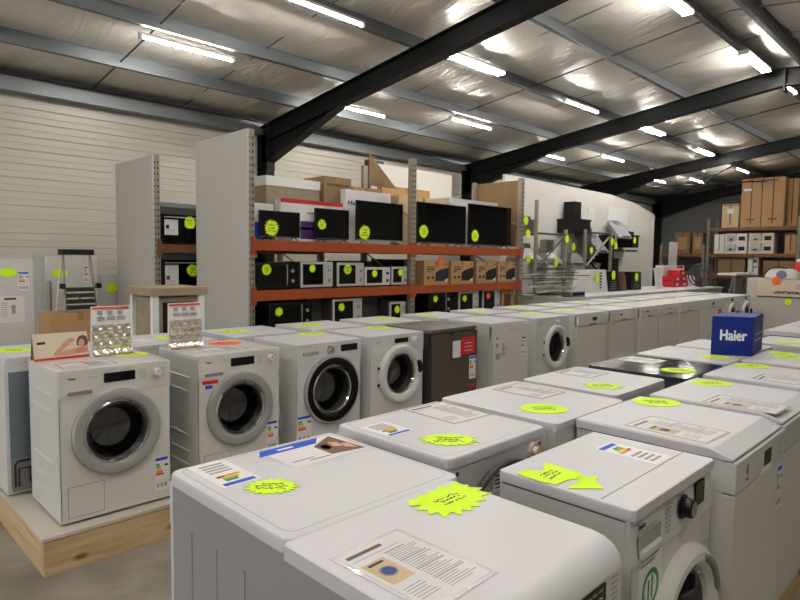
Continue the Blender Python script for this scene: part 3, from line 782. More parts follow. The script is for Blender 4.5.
def island_front(x0, x1, y0, y1, label, name='washing_machine', cat='washing machine'):
    return thing(name, label, cat, ((x0+x1)/2, (y0+y1)/2, ZB), 0, GI), x1-x0, y1-y0
# B nearest: bull-nosed worktop and sloping console
t, w, d = island_front(.742, 1.315, .585, 1.095, 'nearest white washer at the photo bottom, rounded front edge, washer picture sheet on top')
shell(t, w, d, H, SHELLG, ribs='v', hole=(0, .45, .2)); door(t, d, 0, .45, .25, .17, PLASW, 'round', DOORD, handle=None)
b = MB(); prof = [(d/2+.004, H-.034), (d/2+.004, H-.006), (d/2, H), (-d/2+.07, H), (-d/2+.04, H-.004), (-d/2+.015, H-.016), (-d/2, H-.036), (-d/2-.006, H-.06), (-d/2+.0, H-.06), (-d/2+.03, H-.034)]
ww = w/2+.002
loops = []
for xx, k in ((-ww, .006), (-ww+.006, 0), (ww-.02, 0), (ww-.005, .005), (ww, .012)):
    loops.append([(xx, p[0]+(k if p[0] < 0 else -k), p[1]-(k*.6 if p[1] > H-.05 else 0)) for p in prof])
b.loft(loops, TOPW); b.build('top_panel', t)
b = MB(); b.box(-w/2+.004, w/2-.004, -d/2-.003, -d/2+.02, H-.155, H-.058, WHITE); b.build('control_panel', t)
plate(t, 'display', .07, .2, H-.125, H-.068, -d/2-.003, BGLOSS, .003)
marks(t, .085, .19, H-.115, H-.08, -d/2-.0062, 3, GINK, 4, 'display_icons'); marks(t, .23, .27, H-.14, H-.075, -d/2-.003, 6, GINK)
knob(t, -.05, -d/2-.003, H-.105)
b = MB(); b.box(-w/2+.05, w/2-.05, d/2, d/2+.004, .06, H-.1, SHELLW); b.build('rear_panel', t)
# E: front loader with black dial
t, w, d = island_front(1.482, 2.075, .635, 1.045, 'slim white washer with black and white dial, two arrow tags on its top')
shell(t, w, d, H, hole=(.06, .405, .215)); console(t, w, d, H, WHITE, .004, .122, .012)
lid(t, w, d, H, TOPW, .006, .012, .02, .03, False)
b = MB(); b.box(-w/2+.01, w/2-.01, -d/2+.09, -d/2+.094, H, H+.0006, GREYP); b.build('top_seam', t)
b = MB(); b.box(-w/2-.001, w/2+.001, -d/2+.02, d/2-.01, H-.038, H-.034, SEAM); b.build('side_seam', t)
y = -d/2
dr = door(t, d, .06, .405, .25, .188, PLASW, 'round', DOORD, handle=None)
MB().tube([(.06+.217*math.cos(q*.1), y-.036, .405+.217*math.sin(q*.1)) for q in range(2, 13)], [.006]+[.013]*9+[.006], GREYP, 8).build('door_handle', dr, 'grey recessed handle')
b = MB(); b.yslab(.14, .062, y-.002, y-.0055, .004, .001, mat('shaded_recess_plastic', (150, 150, 152), .5), -.195, H-.108); b.yslab(.13, .02, y-.005, y-.018, .004, .003, WHITE, -.195, H-.128); b.build('detergent_drawer', t)
knob(t, .04, y-.002, H-.085, .029, BLACK, CHROME)
plate(t, 'display', .145, .22, H-.118, H-.045, y+.003, BGLOSS, .006)
ptext(t, 'beko', -w/2+.035, y-.001, H-.064, .016, INK, bold=.0008)
marks(t, -.08, -.03, H-.14, H-.05, y-.001, 8, GINK)
plate(t, 'sticker', .19, .28, .62, .74, y, SLEEVE, .001)
b = MB(); b.box(-.25, -.1, y-.001, y, .52, .74, PAPER); M = Matrix.Translation((-.17, y-.0012, .615)); b.lathe([(.055, 0), (.04, 0)], GREEN, 28, M)
b.box(-.188, -.18, y-.002, y-.001, .58, .64, GREEN); b.box(-.165, -.157, y-.002, y-.001, .585, .65, GREEN); b.box(-.235, -.12, y-.002, y-.001, .705, .711, GINK); b.box(-.235, -.15, y-.002, y-.001, .69, .695, GINK); b.build('energy_sticker', t, 'sticker with a green circle')
top_label(t, .155, .0, H+.0005, .21, .12, -PI/2)
# F: dishwasher with chamfered front worktop
def chamfer_dw(x0, x1, y0, y1, label, disp=True):
    t, w, d = island_front(x0, x1, y0, y1, label, 'dishwasher', 'dishwasher')
    shell(t, w, d, H); b = MB(); ww = w/2+.003
    prof = [(d/2+.004, H-.034), (d/2+.004, H-.004), (d/2, H), (-d/2+.06, H), (-d/2+.05, H-.003), (-d/2-.01, H-.028), (-d/2-.01, H-.036), (-d/2, H-.036)]
    b.loft([[(xx, p[0]+(k if p[0] < 0 else 0), p[1]-(k if p[1] > H-.01 else 0)) for p in prof] for xx, k in ((-ww, .006), (-ww+.006, 0), (ww-.03, 0), (ww-.01, .006), (ww, .02))], TOPW); b.build('top_panel', t)
    b = MB(); b.box(-w/2-.001, w/2+.001, -d/2-.01, d/2-.01, H-.0385, H-.0355, SEAM); b.build('top_seam', t)
    b = MB(); b.yslab(w+.002, .11, -d/2+.045, -d/2-.022, .004, .006, WHITE, 0, H-.095); b.yslab(.14, .018, -d/2-.018, -d/2-.025, .009, .002, PAPER, .05, H-.143); b.build('control_panel', t)
    plate(t, 'door', -w/2-.001, w/2+.001, .1, H-.154, -d/2+.045, WHITE2, .065, .004)
    b = MB(); b.box(-w/2+.02, w/2-.02, -d/2+.05, -d/2+.06, .01, .1, DGREY); b.build('kick_plate', t)
    if disp:
        plate(t, 'display', .02, .11, H-.125, H-.068, -d/2-.022, BLACK, .002)
        b = MB(); yb = -d/2-.0225; M = Matrix.Translation((-.19, yb, H-.085)); b.lathe([(.013, 0), (.0095, 0)], DGREY, 16, M); b.box(-.205, -.175, yb-.001, yb, H-.122, H-.117, DGREY); b.box(-.192, -.188, yb-.001, yb, H-.105, H-.065, DGREY); b.build('logo', t)
        energy_label(t, .26, -d/2-.021, .6, .07, .18)
    marks(t, .22, .28, H-.12, H-.07, -d/2-.023, 3, GINK)
    return t
chamfer_dw(2.20, 2.82, .62, 1.185, 'white dishwasher with black display and chamfered top, oval tag on its back corner')
chamfer_dw(2.875, 3.51, .63, 1.17, 'white dishwasher second from the right photo edge, chamfered front edge', False)
chamfer_dw(3.62, 4.24, .64, 1.18, 'white dishwasher at the right photo edge, third in the island right row', False)
chamfer_dw(4.36, 5.0, .66, 1.19, 'white appliance far end of island right row, two oval tags on top', False)

# --- tags on tops -------------------------------------------------------------------
ZT = ZB+H+.0008
def ft(desc, x, y, r=.1, **k): return price_tag(desc, (x, y, k.pop('z', ZT)), r, **k)
ft('on the nearest washer with the blue banner sticker', .905, 1.395, .078, rz=-.75, sy=.8)
BIG_TAG = [(1.108, 1.069), (1.135, 1.062), (1.155, 1.075), (1.175, 1.06), (1.192, 1.078), (1.215, 1.062), (1.237, 1.08), (1.26, 1.06), (1.303, 1.073), (1.292, 1.045), (1.31, 1.03), (1.292, 1.02), (1.322, .99), (1.285, .985), (1.31, .948), (1.27, .957), (1.259, .93), (1.235, .945), (1.215, .915), (1.2, .935), (1.18, .912), (1.165, .935), (1.14, .915), (1.135, .945), (1.098, .935), (1.11, .967), (1.083, .972), (1.1, .995), (1.078, 1.015), (1.112, 1.025), (1.085, 1.04)]
def wpoly(desc, P, **k):
    cx = sum(p[0] for p in P)/len(P); cy = sum(p[1] for p in P)/len(P)
    return price_tag(desc, (cx, cy, ZT), .08, pts=[(x-cx, y-cy) for x, y in P], **k)
wpoly('biggest of all, on the nearest washer at the photo bottom', BIG_TAG)
wpoly('with writing, left one of two on the slim washer', [(1.487, .989), (1.534, .992), (1.559, .945), (1.632, .987), (1.633, .865), (1.604, .832), (1.54, .86), (1.495, .861), (1.48, .902)], shape='arrow')
wpoly('blank, right one of two on the slim washer', [(1.49, .825), (1.56, .829), (1.583, .85), (1.645, .81), (1.604, .80), (1.563, .755)], shape='arrow', pen=False)
ft('on the hose washer in the island left row', 1.595, 1.345, .105, rz=-.75, sy=.75)
ft('on the third island-left-row top', 2.235, 1.36, .1, shape='oval', rz=-.75, sy=.85)
ft('on the white top left of the black glass top', 2.87, 1.41, .105, rz=-.75, sy=.8)
ft('on the black glass top', 3.62, 1.32, .1, shape='oval', rz=-.75, sy=.8)
ft('on the chamfered dishwasher with black display', 2.72, 1.08, .105, shape='oval', rz=-.75, sy=.8)
ft('on the dishwasher second from the right photo edge', 3.375, 1.06, .105, shape='oval', rz=-.75, sy=.8)
ft('on the dishwasher at the right photo edge', 4.13, 1.07, .105, shape='oval', rz=-.75, sy=.8)
ft('nearer of two ovals on the far island top', 4.72, 1.0, .105, shape='oval', rz=-.75, sy=.8)
ft('farther of two ovals on the far island top', 4.88, 1.08, .09, shape='oval', rz=-.75, sy=.8)
ft('half under the navy blue box', 4.33, 1.34, .1, shape='oval', rz=-.75, sy=.7)
ft('on the silver-ring washer at the near end', 1.49, 3.93, .115, shape='oval', rz=-.5, sy=.7)
ft('on the second silver-ring washer', 2.2, 4.0, .12, shape='oval', col=NORANGE, rz=-.5, sy=.8)
ft('on the black-ring washer', 3.02, 4.05, .12, shape='oval', rz=-.5, sy=.7)
ft('on the washer with the black handle', 3.75, 4.03, .12, shape='oval', rz=-.6, sy=.7)
for d_, x, y in (('at the far left back-row top', 1.0, 4.58), ('behind the second silver-ring washer', 2.05, 4.55), ('behind and right of the second silver-ring washer', 2.6, 4.6), ('behind the washer with the black handle, back row', 3.4, 4.6),
                 ('behind the dark dishwasher', 4.3, 4.5), ('behind the dark dishwasher, second back-row tag', 5.05, 4.6), ('in the back row behind the stickered plain front', 5.95, 4.6), ('in the back row behind the porthole washer', 6.8, 4.62),
                 ('back row under the carton shelf end', 7.65, 4.65), ('in the back row beyond the shelf end', 8.5, 4.6)): ft(d_, x, y, .13, shape='oval', rz=-.6, sy=.7)
for d_, x, y in (('on the porthole washer mid row', 6.2, 3.98), ('on the black-display dishwasher mid row', 7.0, 4.0), ('on the third plain front', 8.6, 4.0), ('on the square-print dishwasher', 10.1, 4.0)): ft(d_, x, y, .13, shape='oval', rz=-.6, sy=.7)

# --- sheets on tops -----------------------------------------------------------------
info_sheet('with a washer picture, on the nearest washer', (.875, .83, ZT), .185, .262, rz=.03, seed=1, head=BROWN)
info_sheet('at the back edge of the hose washer', (1.885, 1.60, ZT), .21, .27, rz=-.05, seed=2, pic='none')
info_sheet('on the third island-left-row top', (2.49, 1.6, ZT), .2, .26, rz=0, seed=3, pic='none', head=BROWN)
info_sheet('on the chamfered dishwasher with black display', (2.34, .85, ZT), .2, .29, rz=-.05, seed=4, head=BROWN)
info_sheet('on the dishwasher second from the right photo edge', (2.99, .79, ZT), .2, .28, rz=-.03, seed=5, head=BROWN)
info_sheet('on the top left of the black glass', (3.12, 1.66, ZT), .2, .2, rz=0, seed=6, pic='none')
info_sheet('lying on the black glass top', (3.82, 1.62, ZT), .2, .22, rz=0, seed=7, pic='none')
info_sheet('on the dishwasher at the right photo edge', (3.78, .8, ZT), .2, .28, rz=0, seed=8, pic='none')
info_sheet('on the second silver-ring washer beside the orange tag', (2.05, 3.78, ZT), .28, .2, rz=0, seed=9, pic='none')
info_sheet('in front of the reclining person brochure', (1.17, 3.74, ZT), .27, .18, rz=0, seed=10, pic='none', head=RED)

# --- navy box ------------------------------------------------------------------------
t = thing('carton_box', 'navy blue carton with white word, standing on the far island top', 'box', (4.55, 1.18, ZT-.0008+.001), 0)
b = MB(); b.loft([[(0, 0, z), (.44, .055, z), (.30, .285, z), (-.12, .225, z)] for z in (0.0012, .265)], HBLUE); b.build('carton', t)
def on_plane(b, txt, p0, p1, u0, z0, h, width, m, off=.002, bold=.0):
    """word along the vertical face from p0 to p1"""
    p0, p1 = Vector(p0), Vector(p1); u = (p1-p0).normalized(); nrm = Vector((u.y, -u.x)); vs, fs = text_shape(txt); mx = max(v[0] for v in vs)
    for i, (dx, dz) in enumerate([(0, 0)]+([(-bold, 0), (bold, 0), (0, bold), (0, -bold)] if bold else [])):
        b.add([((p0+u*(u0+v[0]*width/mx+dx)+nrm*(off+.0002*i)).x, (p0+u*(u0+v[0]*width/mx+dx)+nrm*(off+.0002*i)).y, z0+v[1]*h*1.4+dz) for v in vs], fs, m)
b = MB(); on_plane(b, 'Haier', (-.12, .225), (0, 0), .05, .105, .072, .165, mat('white_print', (235, 238, 245), .5), bold=.003); b.build('brand_lettering', t)
b = MB()
for k, l in enumerate((.3, .24)):
    for q in range(6 if k == 0 else 5): on_plane(b, '-', (0, 0), (.44, .055), .1+q*.05, .12-.04*k, .06, .035, mat('white_print', (235, 238, 245), .5))
b.build('small_print', t)
t = tag(MB().rslab(.16, .12, 0.001, .1, .01, .002, KRAFTD).build('carton_box'), 'small brown carton by the far washer door, behind the navy box', 'box'); t.location = (5.05, 1.42, ZT)

# ------------------------------------------------------------------ pallet racks
def upright(t, x, y, z1, m=UPR, paint=None, wd=.09):
    b = MB(); b.box(-wd/2, wd/2, -.02, 0, 0, z1, m); b.box(-wd/2, -wd/2+.004, 0, .06, 0, z1, m); b.box(wd/2-.004, wd/2, 0, .06, 0, z1, m)
    z = .1
    while z < z1-.05:
        for dx in (-.022, .022): b.box(dx-.008, dx+.008, -.0205, -.02, z, z+.03, INK)
        z += .075
    M = Matrix.Translation((x, y, 0)); b.v = [tuple(M @ Vector(v)) for v in b.v]
    return b.build('upright', t)
def rack(name, label, xs, y0, y1, top, beams, shelfm, beamm, loc=(0, 0), bh=.12, rearx=True):
    t = thing(name, label, 'shelving', (xs[0], y0, 0)); ox, oy = xs[0], y0
    for x in xs:
        upright(t, x-ox, .02, top)
        if rearx:
            b = MB(); b.box(x-ox-.045, x-ox+.045, y1-oy-.06, y1-oy, 0, top, UPR); b.build('upright', t)
            b = MB(); z = .3
            while z < top-.6:
                b.tube([(x-ox, .05, z), (x-ox, y1-oy-.06, z+.5)], .012, UPR, 6); z += .5
            b.build('brace', t)
    for z in beams:
        for xa, xb in zip(xs, xs[1:]):
            for yy in (0, y1-oy-.04):
                b = MB(); b.box(xa-ox+.045, xb-ox-.045, yy-.005, yy+.04, z-bh, z, beamm)
                if yy == 0:
                    for xe in (xa-ox+.0, xb-ox-.06): b.box(xe, xe+.06, -.012, -.004, z-bh-.05, z+.04, beamm)
                b.build('beam', t)
            b = MB(); b.box(xa-ox+.045, xb-ox-.045, .04, y1-oy-.04, z-.03, z-.004, shelfm); b.build('shelf_board', t)
    return t
RY = 6.05; R1 = rack('pallet_rack', 'orange-beamed pallet rack holding screens and microwaves', [3.66, 6.31, 9.06], RY, 7.15, 3.14, [1.905, 1.325, .82], DUSTY, ORANGE)
b = MB(); b.box(-.06, -.035, -.02, 1.2, 0, 3.13, BEIGE); b.build('side_panel', R1, 'pale grey side board')
b = MB(); b.box(5.46, 5.485, 0.03, 1.1, 1.95, 3.12, WOODP); b.build('side_panel', R1, 'brown wooden side board')
# fix upright overlaps: second rack further back at left
R2 = rack('pallet_rack', 'pallet rack with brown shelves holding ovens, left behind the tall pale board', [3.27, 5.9], 7.65, 8.85, 2.98, [1.86, 1.2], DUSTY, mat('brown_beam_paint', (120, 78, 48), .6), bh=.1)
b = MB(); b.box(-.06, -.035, -.02, 1.2, 0, 2.97, BEIGE); b.build('side_panel', R2, 'pale grey side board')

def carton(label, x0, x1, y0, y1, z0, z1, m=KRAFT, tapem=TAPE, group=None, rz=0, name='carton_box', prints=None, top=None):
    t = thing(name, label, 'box', ((x0+x1)/2, (y0+y1)/2, z0), rz, group); w, d, h = (x1-x0)/2, (y1-y0)/2, z1-z0
    b = MB(); b.rslab(2*w, 2*d, .0005, h, .004, .003, m, both=True); b.build('carton', t)
    if tapem:
        b = MB(); b.box(-.03 if w > .06 else -w*.4, .03 if w > .06 else w*.4, -d-.001, d+.001, h-.0, h+.0008, tapem); b.box(-.03, .03, -d-.0012, -d, max(0, h-.08), h, tapem); b.build('tape', t)
    if prints:
        b = MB()
        for (a, c, e, f, mm) in prints: b.box(-w+a*2*w, -w+c*2*w, -d-.0016, -d-.0004, e*h, f*h, mm)
        b.build('print', t)
    if top:
        b = MB(); b.box(-w-.008, w+.008, -d-.008, d+.008, h-.1, h+.02, top); b.build('polystyrene_cap', t)
    return t
def tv(label, x0, x1, z1, y, tagoff, seed=0, silver=False):
    z0 = 1.907; t = thing('television', label, 'television', ((x0+x1)/2, y, z0), 0, 'televisions on the top shelf'); w = (x1-x0); h = z1-z0; fz = .045
    b = MB(); b.yslab(w, h-fz, .03, 0, .006, .002, BLACK, 0, fz+(h-fz)/2); b.yslab(w*.6, (h-fz)*.6, .055, .03, .01, .002, BLACK, 0, fz+(h-fz)/2); b.build('casing', t)
    b = MB(); b.box(-w/2+.012, w/2-.012, -.001, .001, fz+.02, h-.012, SCREEN); b.build('screen', t)
    b = MB(); b.box(-w/2+.004, w/2-.004, -.003, 0, fz+.001, fz+.014, SILV if silver else DGREY); b.build('bezel_strip', t)
    for s_ in (-1, 1):
        b = MB(); b.tube([(s_*w*.34, -.09, .006), (s_*w*.34, .0, fz+.01), (s_*w*.34, .1, .006)], .006, SILV if silver else BLACK, 6); b.build('stand_foot', t)
    return t
TVS = [('smallest flat screen television at the left end of the top shelf', 3.93, 4.51, 2.27, 6.3, (3.93+.16, 2.06)), ('second flat screen television from the left with a tag at mid left edge', 4.75, 5.31, 2.35, 6.3, (4.85, 2.14)),
       ('third television, silver stand, leaning before the white printed carton', 5.36, 6.24, 2.49, 6.2, (5.50, 2.06)), ('wide television just right of the middle upright', 6.55, 7.68, 2.56, 6.2, (6.68, 2.12)), ('widest television at the right end beside the wooden board', 7.76, 8.94, 2.62, 6.2, (7.92, 2.10))]
for i, (l, x0, x1, z1, y, (tx, tz)) in enumerate(TVS):
    tv(l, x0, x1, z1, y, 0, i, i == 2)
    price_tag('on the '+['smallest television', 'second television', 'third television', 'wide television right of the upright', 'widest television'][i], (tx, y-.004, tz), .11 if i != 1 else .075, flat=False, shape='burst')
def microwave(label, x0, x1, z0, z1, style, y=6.1, name='microwave_oven'):
    w, h, d = x1-x0, z1-z0, .36; t = thing(name, label, 'microwave', ((x0+x1)/2, y, z0), 0, 'microwaves on the rack')
    bm_ = {'k': BLACK, 's': mat('microwave_silver', (196, 195, 194), .35, metal=.2), 'w': PLASW}[style]
    b = MB(); b.box(-w/2, w/2, .02, d, .012, h, bm_ if style != 's' else DGREY); b.box(-w/2+.03, w/2-.03, .05, d-.03, 0, .012, BLACK); b.build('casing', t)
    cw = w*.24
    b = MB(); b.yslab(w-cw, h-.014, .02, 0, .006, .003, bm_, -cw/2, .012+(h-.012)/2); b.build('door', t)
    b = MB(); b.yslab(w-cw-.07, h-.075, 0, -.002, .012, .001, BGLOSS, -cw/2-.005, .012+(h-.012)/2); b.build('window', t)
    b = MB(); b.yslab(cw-.004, h-.014, .02, 0.001, .006, .003, bm_ if style != 'k' else BGLOSS, w/2-cw/2, .012+(h-.012)/2); b.build('control_panel', t)
    if style == 'k':
        b = MB(); b.tube([(w/2-cw-.018, -.0, .05), (w/2-cw-.018, -.025, .06), (w/2-cw-.018, -.025, h-.04), (w/2-cw-.018, 0, h-.03)], .006, SILV, 6); b.build('handle', t)
    for k, zz in enumerate((.3, .68)):
        b = MB(); b.lathe([(.022, 0), (.02, -.014), (.001, -.014)], SILV if style != 'w' else DGREY, 18, Matrix.Translation((w/2-cw/2, 0.001, h*zz))); b.build('dial', t)
    return t
MW = [('black microwave with silver bar handle at the left end of the middle shelf', 3.72, 4.33, 1.33, 1.65, 'k'), ('silver-fronted microwave, second on the middle shelf', 4.38, 4.88, 1.33, 1.66, 's'), ('microwave with dark window and two knobs, centre of the middle shelf', 4.95, 5.41, 1.33, 1.65, 's'),
      ('small white microwave on the middle shelf', 5.43, 5.90, 1.33, 1.59, 'w'), ('microwave beside the middle upright on the middle shelf', 5.93, 6.24, 1.33, 1.60, 's')]
for i, m_ in enumerate(MW):
    microwave(*m_); price_tag('on the '+['black handled microwave', 'silver-fronted microwave', 'centre microwave with two knobs', 'small white microwave', 'microwave beside the middle upright'][i], (m_[1]+.17, 6.096, m_[4]-.085), .075 if i in (0, 2) else .055, flat=False, shape='burst', pen=i in (0, 2))
LO = [('black microwave low at left under the middle shelf', 3.92, 4.55, .825, 1.17, 'k'), ('silver-edged microwave low in the first bay', 4.88, 5.38, .825, 1.18, 's'), ('small silver microwave low beside the middle upright', 5.9, 6.22, .825, 1.10, 's'),
      ('black microwave low at the left of the second bay', 6.72, 7.22, .825, 1.22, 'k'), ('silver-framed microwave low in the second bay with yellow tag', 7.42, 7.93, .825, 1.2, 's'), ('microwave low in the second bay with orange tag', 8.04, 8.52, .825, 1.22, 's')]
for i, m_ in enumerate(LO):
    microwave(*m_); price_tag('on the '+['low black microwave at left', 'low silver-edged microwave', 'low small silver microwave', 'low black microwave of the second bay', 'low silver-framed microwave', 'last low microwave'][i], (m_[1]+.14, 6.096, m_[4]-.11), .06, flat=False, shape='burst', col=NORANGE if i == 5 else NEON, pen=False)
# more dark appliances stored behind on the lower shelves
for i, (x0, x1, z1) in enumerate(((4.6, 4.86, 1.2), (5.42, 5.85, 1.22), (8.6, 8.98, 1.22))):
    if i < 2: carton('dark grey packed appliance deep on the low shelf %s' % ('left of centre' if i == 0 else 'right of centre'), x0, x1, 6.3, 6.8, .822, z1, DGREY, None)
    else: carton('brown carton with window at the right end of the low shelf', x0, x1, 6.12, 6.6, .822, z1, KRAFT, TAPE, prints=[(.15, .7, .1, .75, BROWN)])
for sh, z0, z1 in (('middle', 1.323, 1.70), ('low', .818, 1.14)):
    for k, (x0, x1) in enumerate(((3.75, 4.3), (4.33, 4.9), (4.93, 5.5), (5.53, 6.2), (6.42, 7.0), (7.05, 7.65), (7.7, 8.3), (8.35, 8.95))):
        carton('dark carton behind the appliances on the %s shelf, %s' % (sh, ['at the left end', 'second from left', 'third from left', 'just left of the middle upright', 'just right of the middle upright', 'second past the middle upright', 'third past the middle upright', 'at the right end'][k]), x0, x1, 6.82, 7.07, z0, z1-.03*((k*7) % 4), mat('charcoal_carton', (44, 42, 42), .7), None, 'dark cartons at the back of the rack')
MP = [(.12, .42, .72, .76, INK), (.12, .42, .62, .67, INK), (.1, .24, .53, .57, INK), (.12, .22, .25, .35, INK), (.3, .4, .25, .35, INK), (.84, .95, .12, .3, PAPER), (.86, .9, .82, .9, INK)]
for i, (x0, x1) in enumerate(((6.62, 7.18), (7.24, 7.80), (7.88, 8.43), (8.47, 8.98))):
    t = carton('brown microwave carton on the middle shelf, %s' % ['first, under the orange paper', 'second of four', 'third of four', 'fourth, at the shelf end'][i], x0, x1, 6.12, 6.55, 1.322, 1.685, KRAFT, TAPE, 'brown microwave cartons', prints=MP)
    w, h = x1-x0, .363; b = MB(); b.poly([(-w/2+w*.46, h*.15), (-w/2+w*.46, h*.5), (-w/2+w*.62, h*.62), (-w/2+w*.99, h*.72), (-w/2+w*.99, h*.3), (-w/2+w*.8, h*.15)], -.215, .0022, INK); b.build('printed_picture', t)
price_tag('hanging over the first microwave carton', (6.98, 6.112, 1.685), .06, flat=False, shape='oval', col=NORANGE, pen=False)
# cartons above the televisions
ZS = 1.905
carton('shrink-wrapped carton with white polystyrene lid, top shelf left', 4.24, 5.08, 6.65, 7.08, ZS, 2.72, FILM, None, top=FOAM)
t = carton('blue and white screen carton at the very left of the top shelf', 3.78, 4.2, 6.42, 6.5, ZS, 2.36, PAPER, None, prints=[(.02, .6, .05, .5, BLUE), (.6, .98, .05, .45, NAVY)])
t = carton('white and purple screen carton with red top behind the two small screens', 4.3, 5.3, 6.42, 6.55, ZS, 2.45, PAPER, None, prints=[(.3, .9, .08, .5, mat('purple_print', (72, 44, 110), .4)), (.3, .9, .3, .36, mat('pink_print', (190, 70, 90), .4)), (.4, .7, .68, .71, GINK), (0, 1, .9, 1, RED)])
carton('plain brown carton right of the wrapped one', 5.12, 5.6, 6.6, 7.08, ZS, 2.82, KRAFTD, TAPE, prints=[(.1, .9, .86, .9, BROWN)])
t = thing('carton_box', 'long white carton with blue word lying behind the third television', 'box', (5.95, 6.46, 1.996), 0)
b = MB(); b.box(-.56, .29, 0, .12, -.09, .66, PAPER); b.build('carton', t)
b = MB(); text(b, 'Haier', -.53, -.002, .45, .062, NAVY, .003, .26); b.build('brand_lettering', t)
carton('low brown carton on its side beside the middle upright', 5.72, 6.24, 6.7, 7.08, ZS, 2.74, KRAFT, TAPE)
carton('long pale carton lying behind the wide television', 6.45, 7.55, 6.5, 6.9, ZS, 2.66, KRAFTW, TAPE)
carton('long brown carton on top behind the wide television', 6.5, 7.6, 6.92, 7.04, ZS, 2.85, KRAFT, TAPE)
carton('flat silver-grey carton above the widest television', 7.62, 8.95, 6.5, 6.9, ZS, 2.72, SLEEVE, None)
t = tag(MB().box(6.42, 8.35, 7.0, 7.03, 2.72, 3.2, PARTW).build('white_board'), 'long white board standing behind the wide screens', 'board')
t.location = (0, .08, -.0)
b = MB(); b.add([(0, 0, 0), (.55, 0, 0), (.0, 0, .46), (0, .012, 0), (.55, .012, 0), (0, .012, .46)], [(0, 1, 2), (3, 5, 4), (0, 3, 4, 1), (1, 4, 5, 2), (0, 2, 5, 3)], KRAFTD)
t = tag(b.build('cardboard_sheet', loc=(5.85, 6.5, 2.75)), 'triangular cardboard flap rising left of the middle upright', 'cardboard')
carton('dark grey box perched behind the top of the middle upright', 6.4, 6.72, 7.12, 7.13+.1, 2.7, 3.25, DGREY, None)
# ovens on the rear rack
def oven(label, x0, z0, y=7.7, w=.6, h=.5):
    t = thing('oven', label, 'oven', (x0+w/2, y, z0), 0, 'ovens on the rear rack')
    b = MB(); b.box(-w/2, w/2, .02, .5, 0, h, BLACK); b.build('casing', t); plate(t, 'door', -w/2+.004, w/2-.004, .03, h-.1, .02, BGLOSS, .02)
    plate(t, 'control_panel', -w/2+.004, w/2-.004, h-.09, h-.004, .02, DGREY, .015)
    b = MB(); b.tube([(-w/2+.06, -.0, h-.13), (-w/2+.06, -.03, h-.13), (w/2-.06, -.03, h-.13), (w/2-.06, 0, h-.13)], .008, SILV, 6); b.build('handle', t)
    b = MB(); b.box(-w/2+.06, -w/2+.24, -.003, 0, .12, h-.16, PAPER); b.box(-w/2+.08, -w/2+.12, -.0045, -.003, .2, .25, INK); b.box(-w/2+.13, -w/2+.2, -.0045, -.003, .18, .185, GINK); b.build('sheet', t)
    return t
oven('black built-in oven on the upper rear shelf beside the tall pale board', 3.33, 1.862, w=.62, h=.48); oven('black built-in oven on the lower rear shelf', 3.33, 1.202, w=.62, h=.55)
price_tag('on the upper rear oven', (3.72, 7.665, 2.15), .09, flat=False); price_tag('on the lower rear oven', (3.75, 7.665, 1.52), .09, flat=False)
carton('grey flat carton atop the upper rear oven', 3.36, 3.95, 7.75, 8.1, 2.343, 2.40, GREYP, None)

# ------------------------------------------------------------------ brochure stands on the first washers
t = thing('brochure', 'folded card brochure with reclining person picture and red band, on the first washer', 'brochure', (1.115, 3.97, ZT))
b = MB(); w, h = .3, .165
M = Matrix.Rotation(-.25, 4, 'X')
b.box(-w/2, w/2, -.001, .001, 0, h, CREAM, M); b.box(-w/2, w/2, -.001, .001, 0, h, KRAFT, Matrix.Translation((0, .085, 0)) @ Matrix.Rotation(.25, 4, 'X')); b.build('card', t)
b = MB()
def art(pts, m, k=1): b.add([(x, -.0014-.0004*k, z) for x, z in pts], [tuple(range(len(pts)))], m, M)
art([(-w/2, .004), (w/2, .012), (w/2, .02), (-w/2, .018)], RED); art([(-w/2, .005), (w/2-.0, .005), (w/2, .012), (-w/2, .005)], RED)
art([(-.05, .03), (.0, .024), (.08, .03), (.148, .034), (.148, .075), (.11, .07), (.05, .06), (-.02, .05)], SKIN, 2)
art([(-.05, .032), (-.035, .055), (.0, .09), (.03, .118), (.06, .13), (.075, .115), (.05, .095), (.02, .07), (-.02, .045)], SKIN, 3)
art([(.085, .08), (.085, .11), (.1, .135), (.125, .142), (.145, .13), (.149, .1), (.145, .08), (.12, .072)], BROWN, 4)
art([(.095, .08), (.093, .1), (.105, .117), (.122, .118), (.13, .1), (.125, .08), (.11, .073)], SKIN, 5)
art([(.06, .04), (.1, .07), (.13, .065), (.14, .045), (.1, .036)], mat('skin_shade_print', (188, 132, 104), .5), 6)
art([(-.13, .1), (-.085, .102), (-.085, .117), (-.13, .115)], INK, 2)
b.build('printed_picture', t)
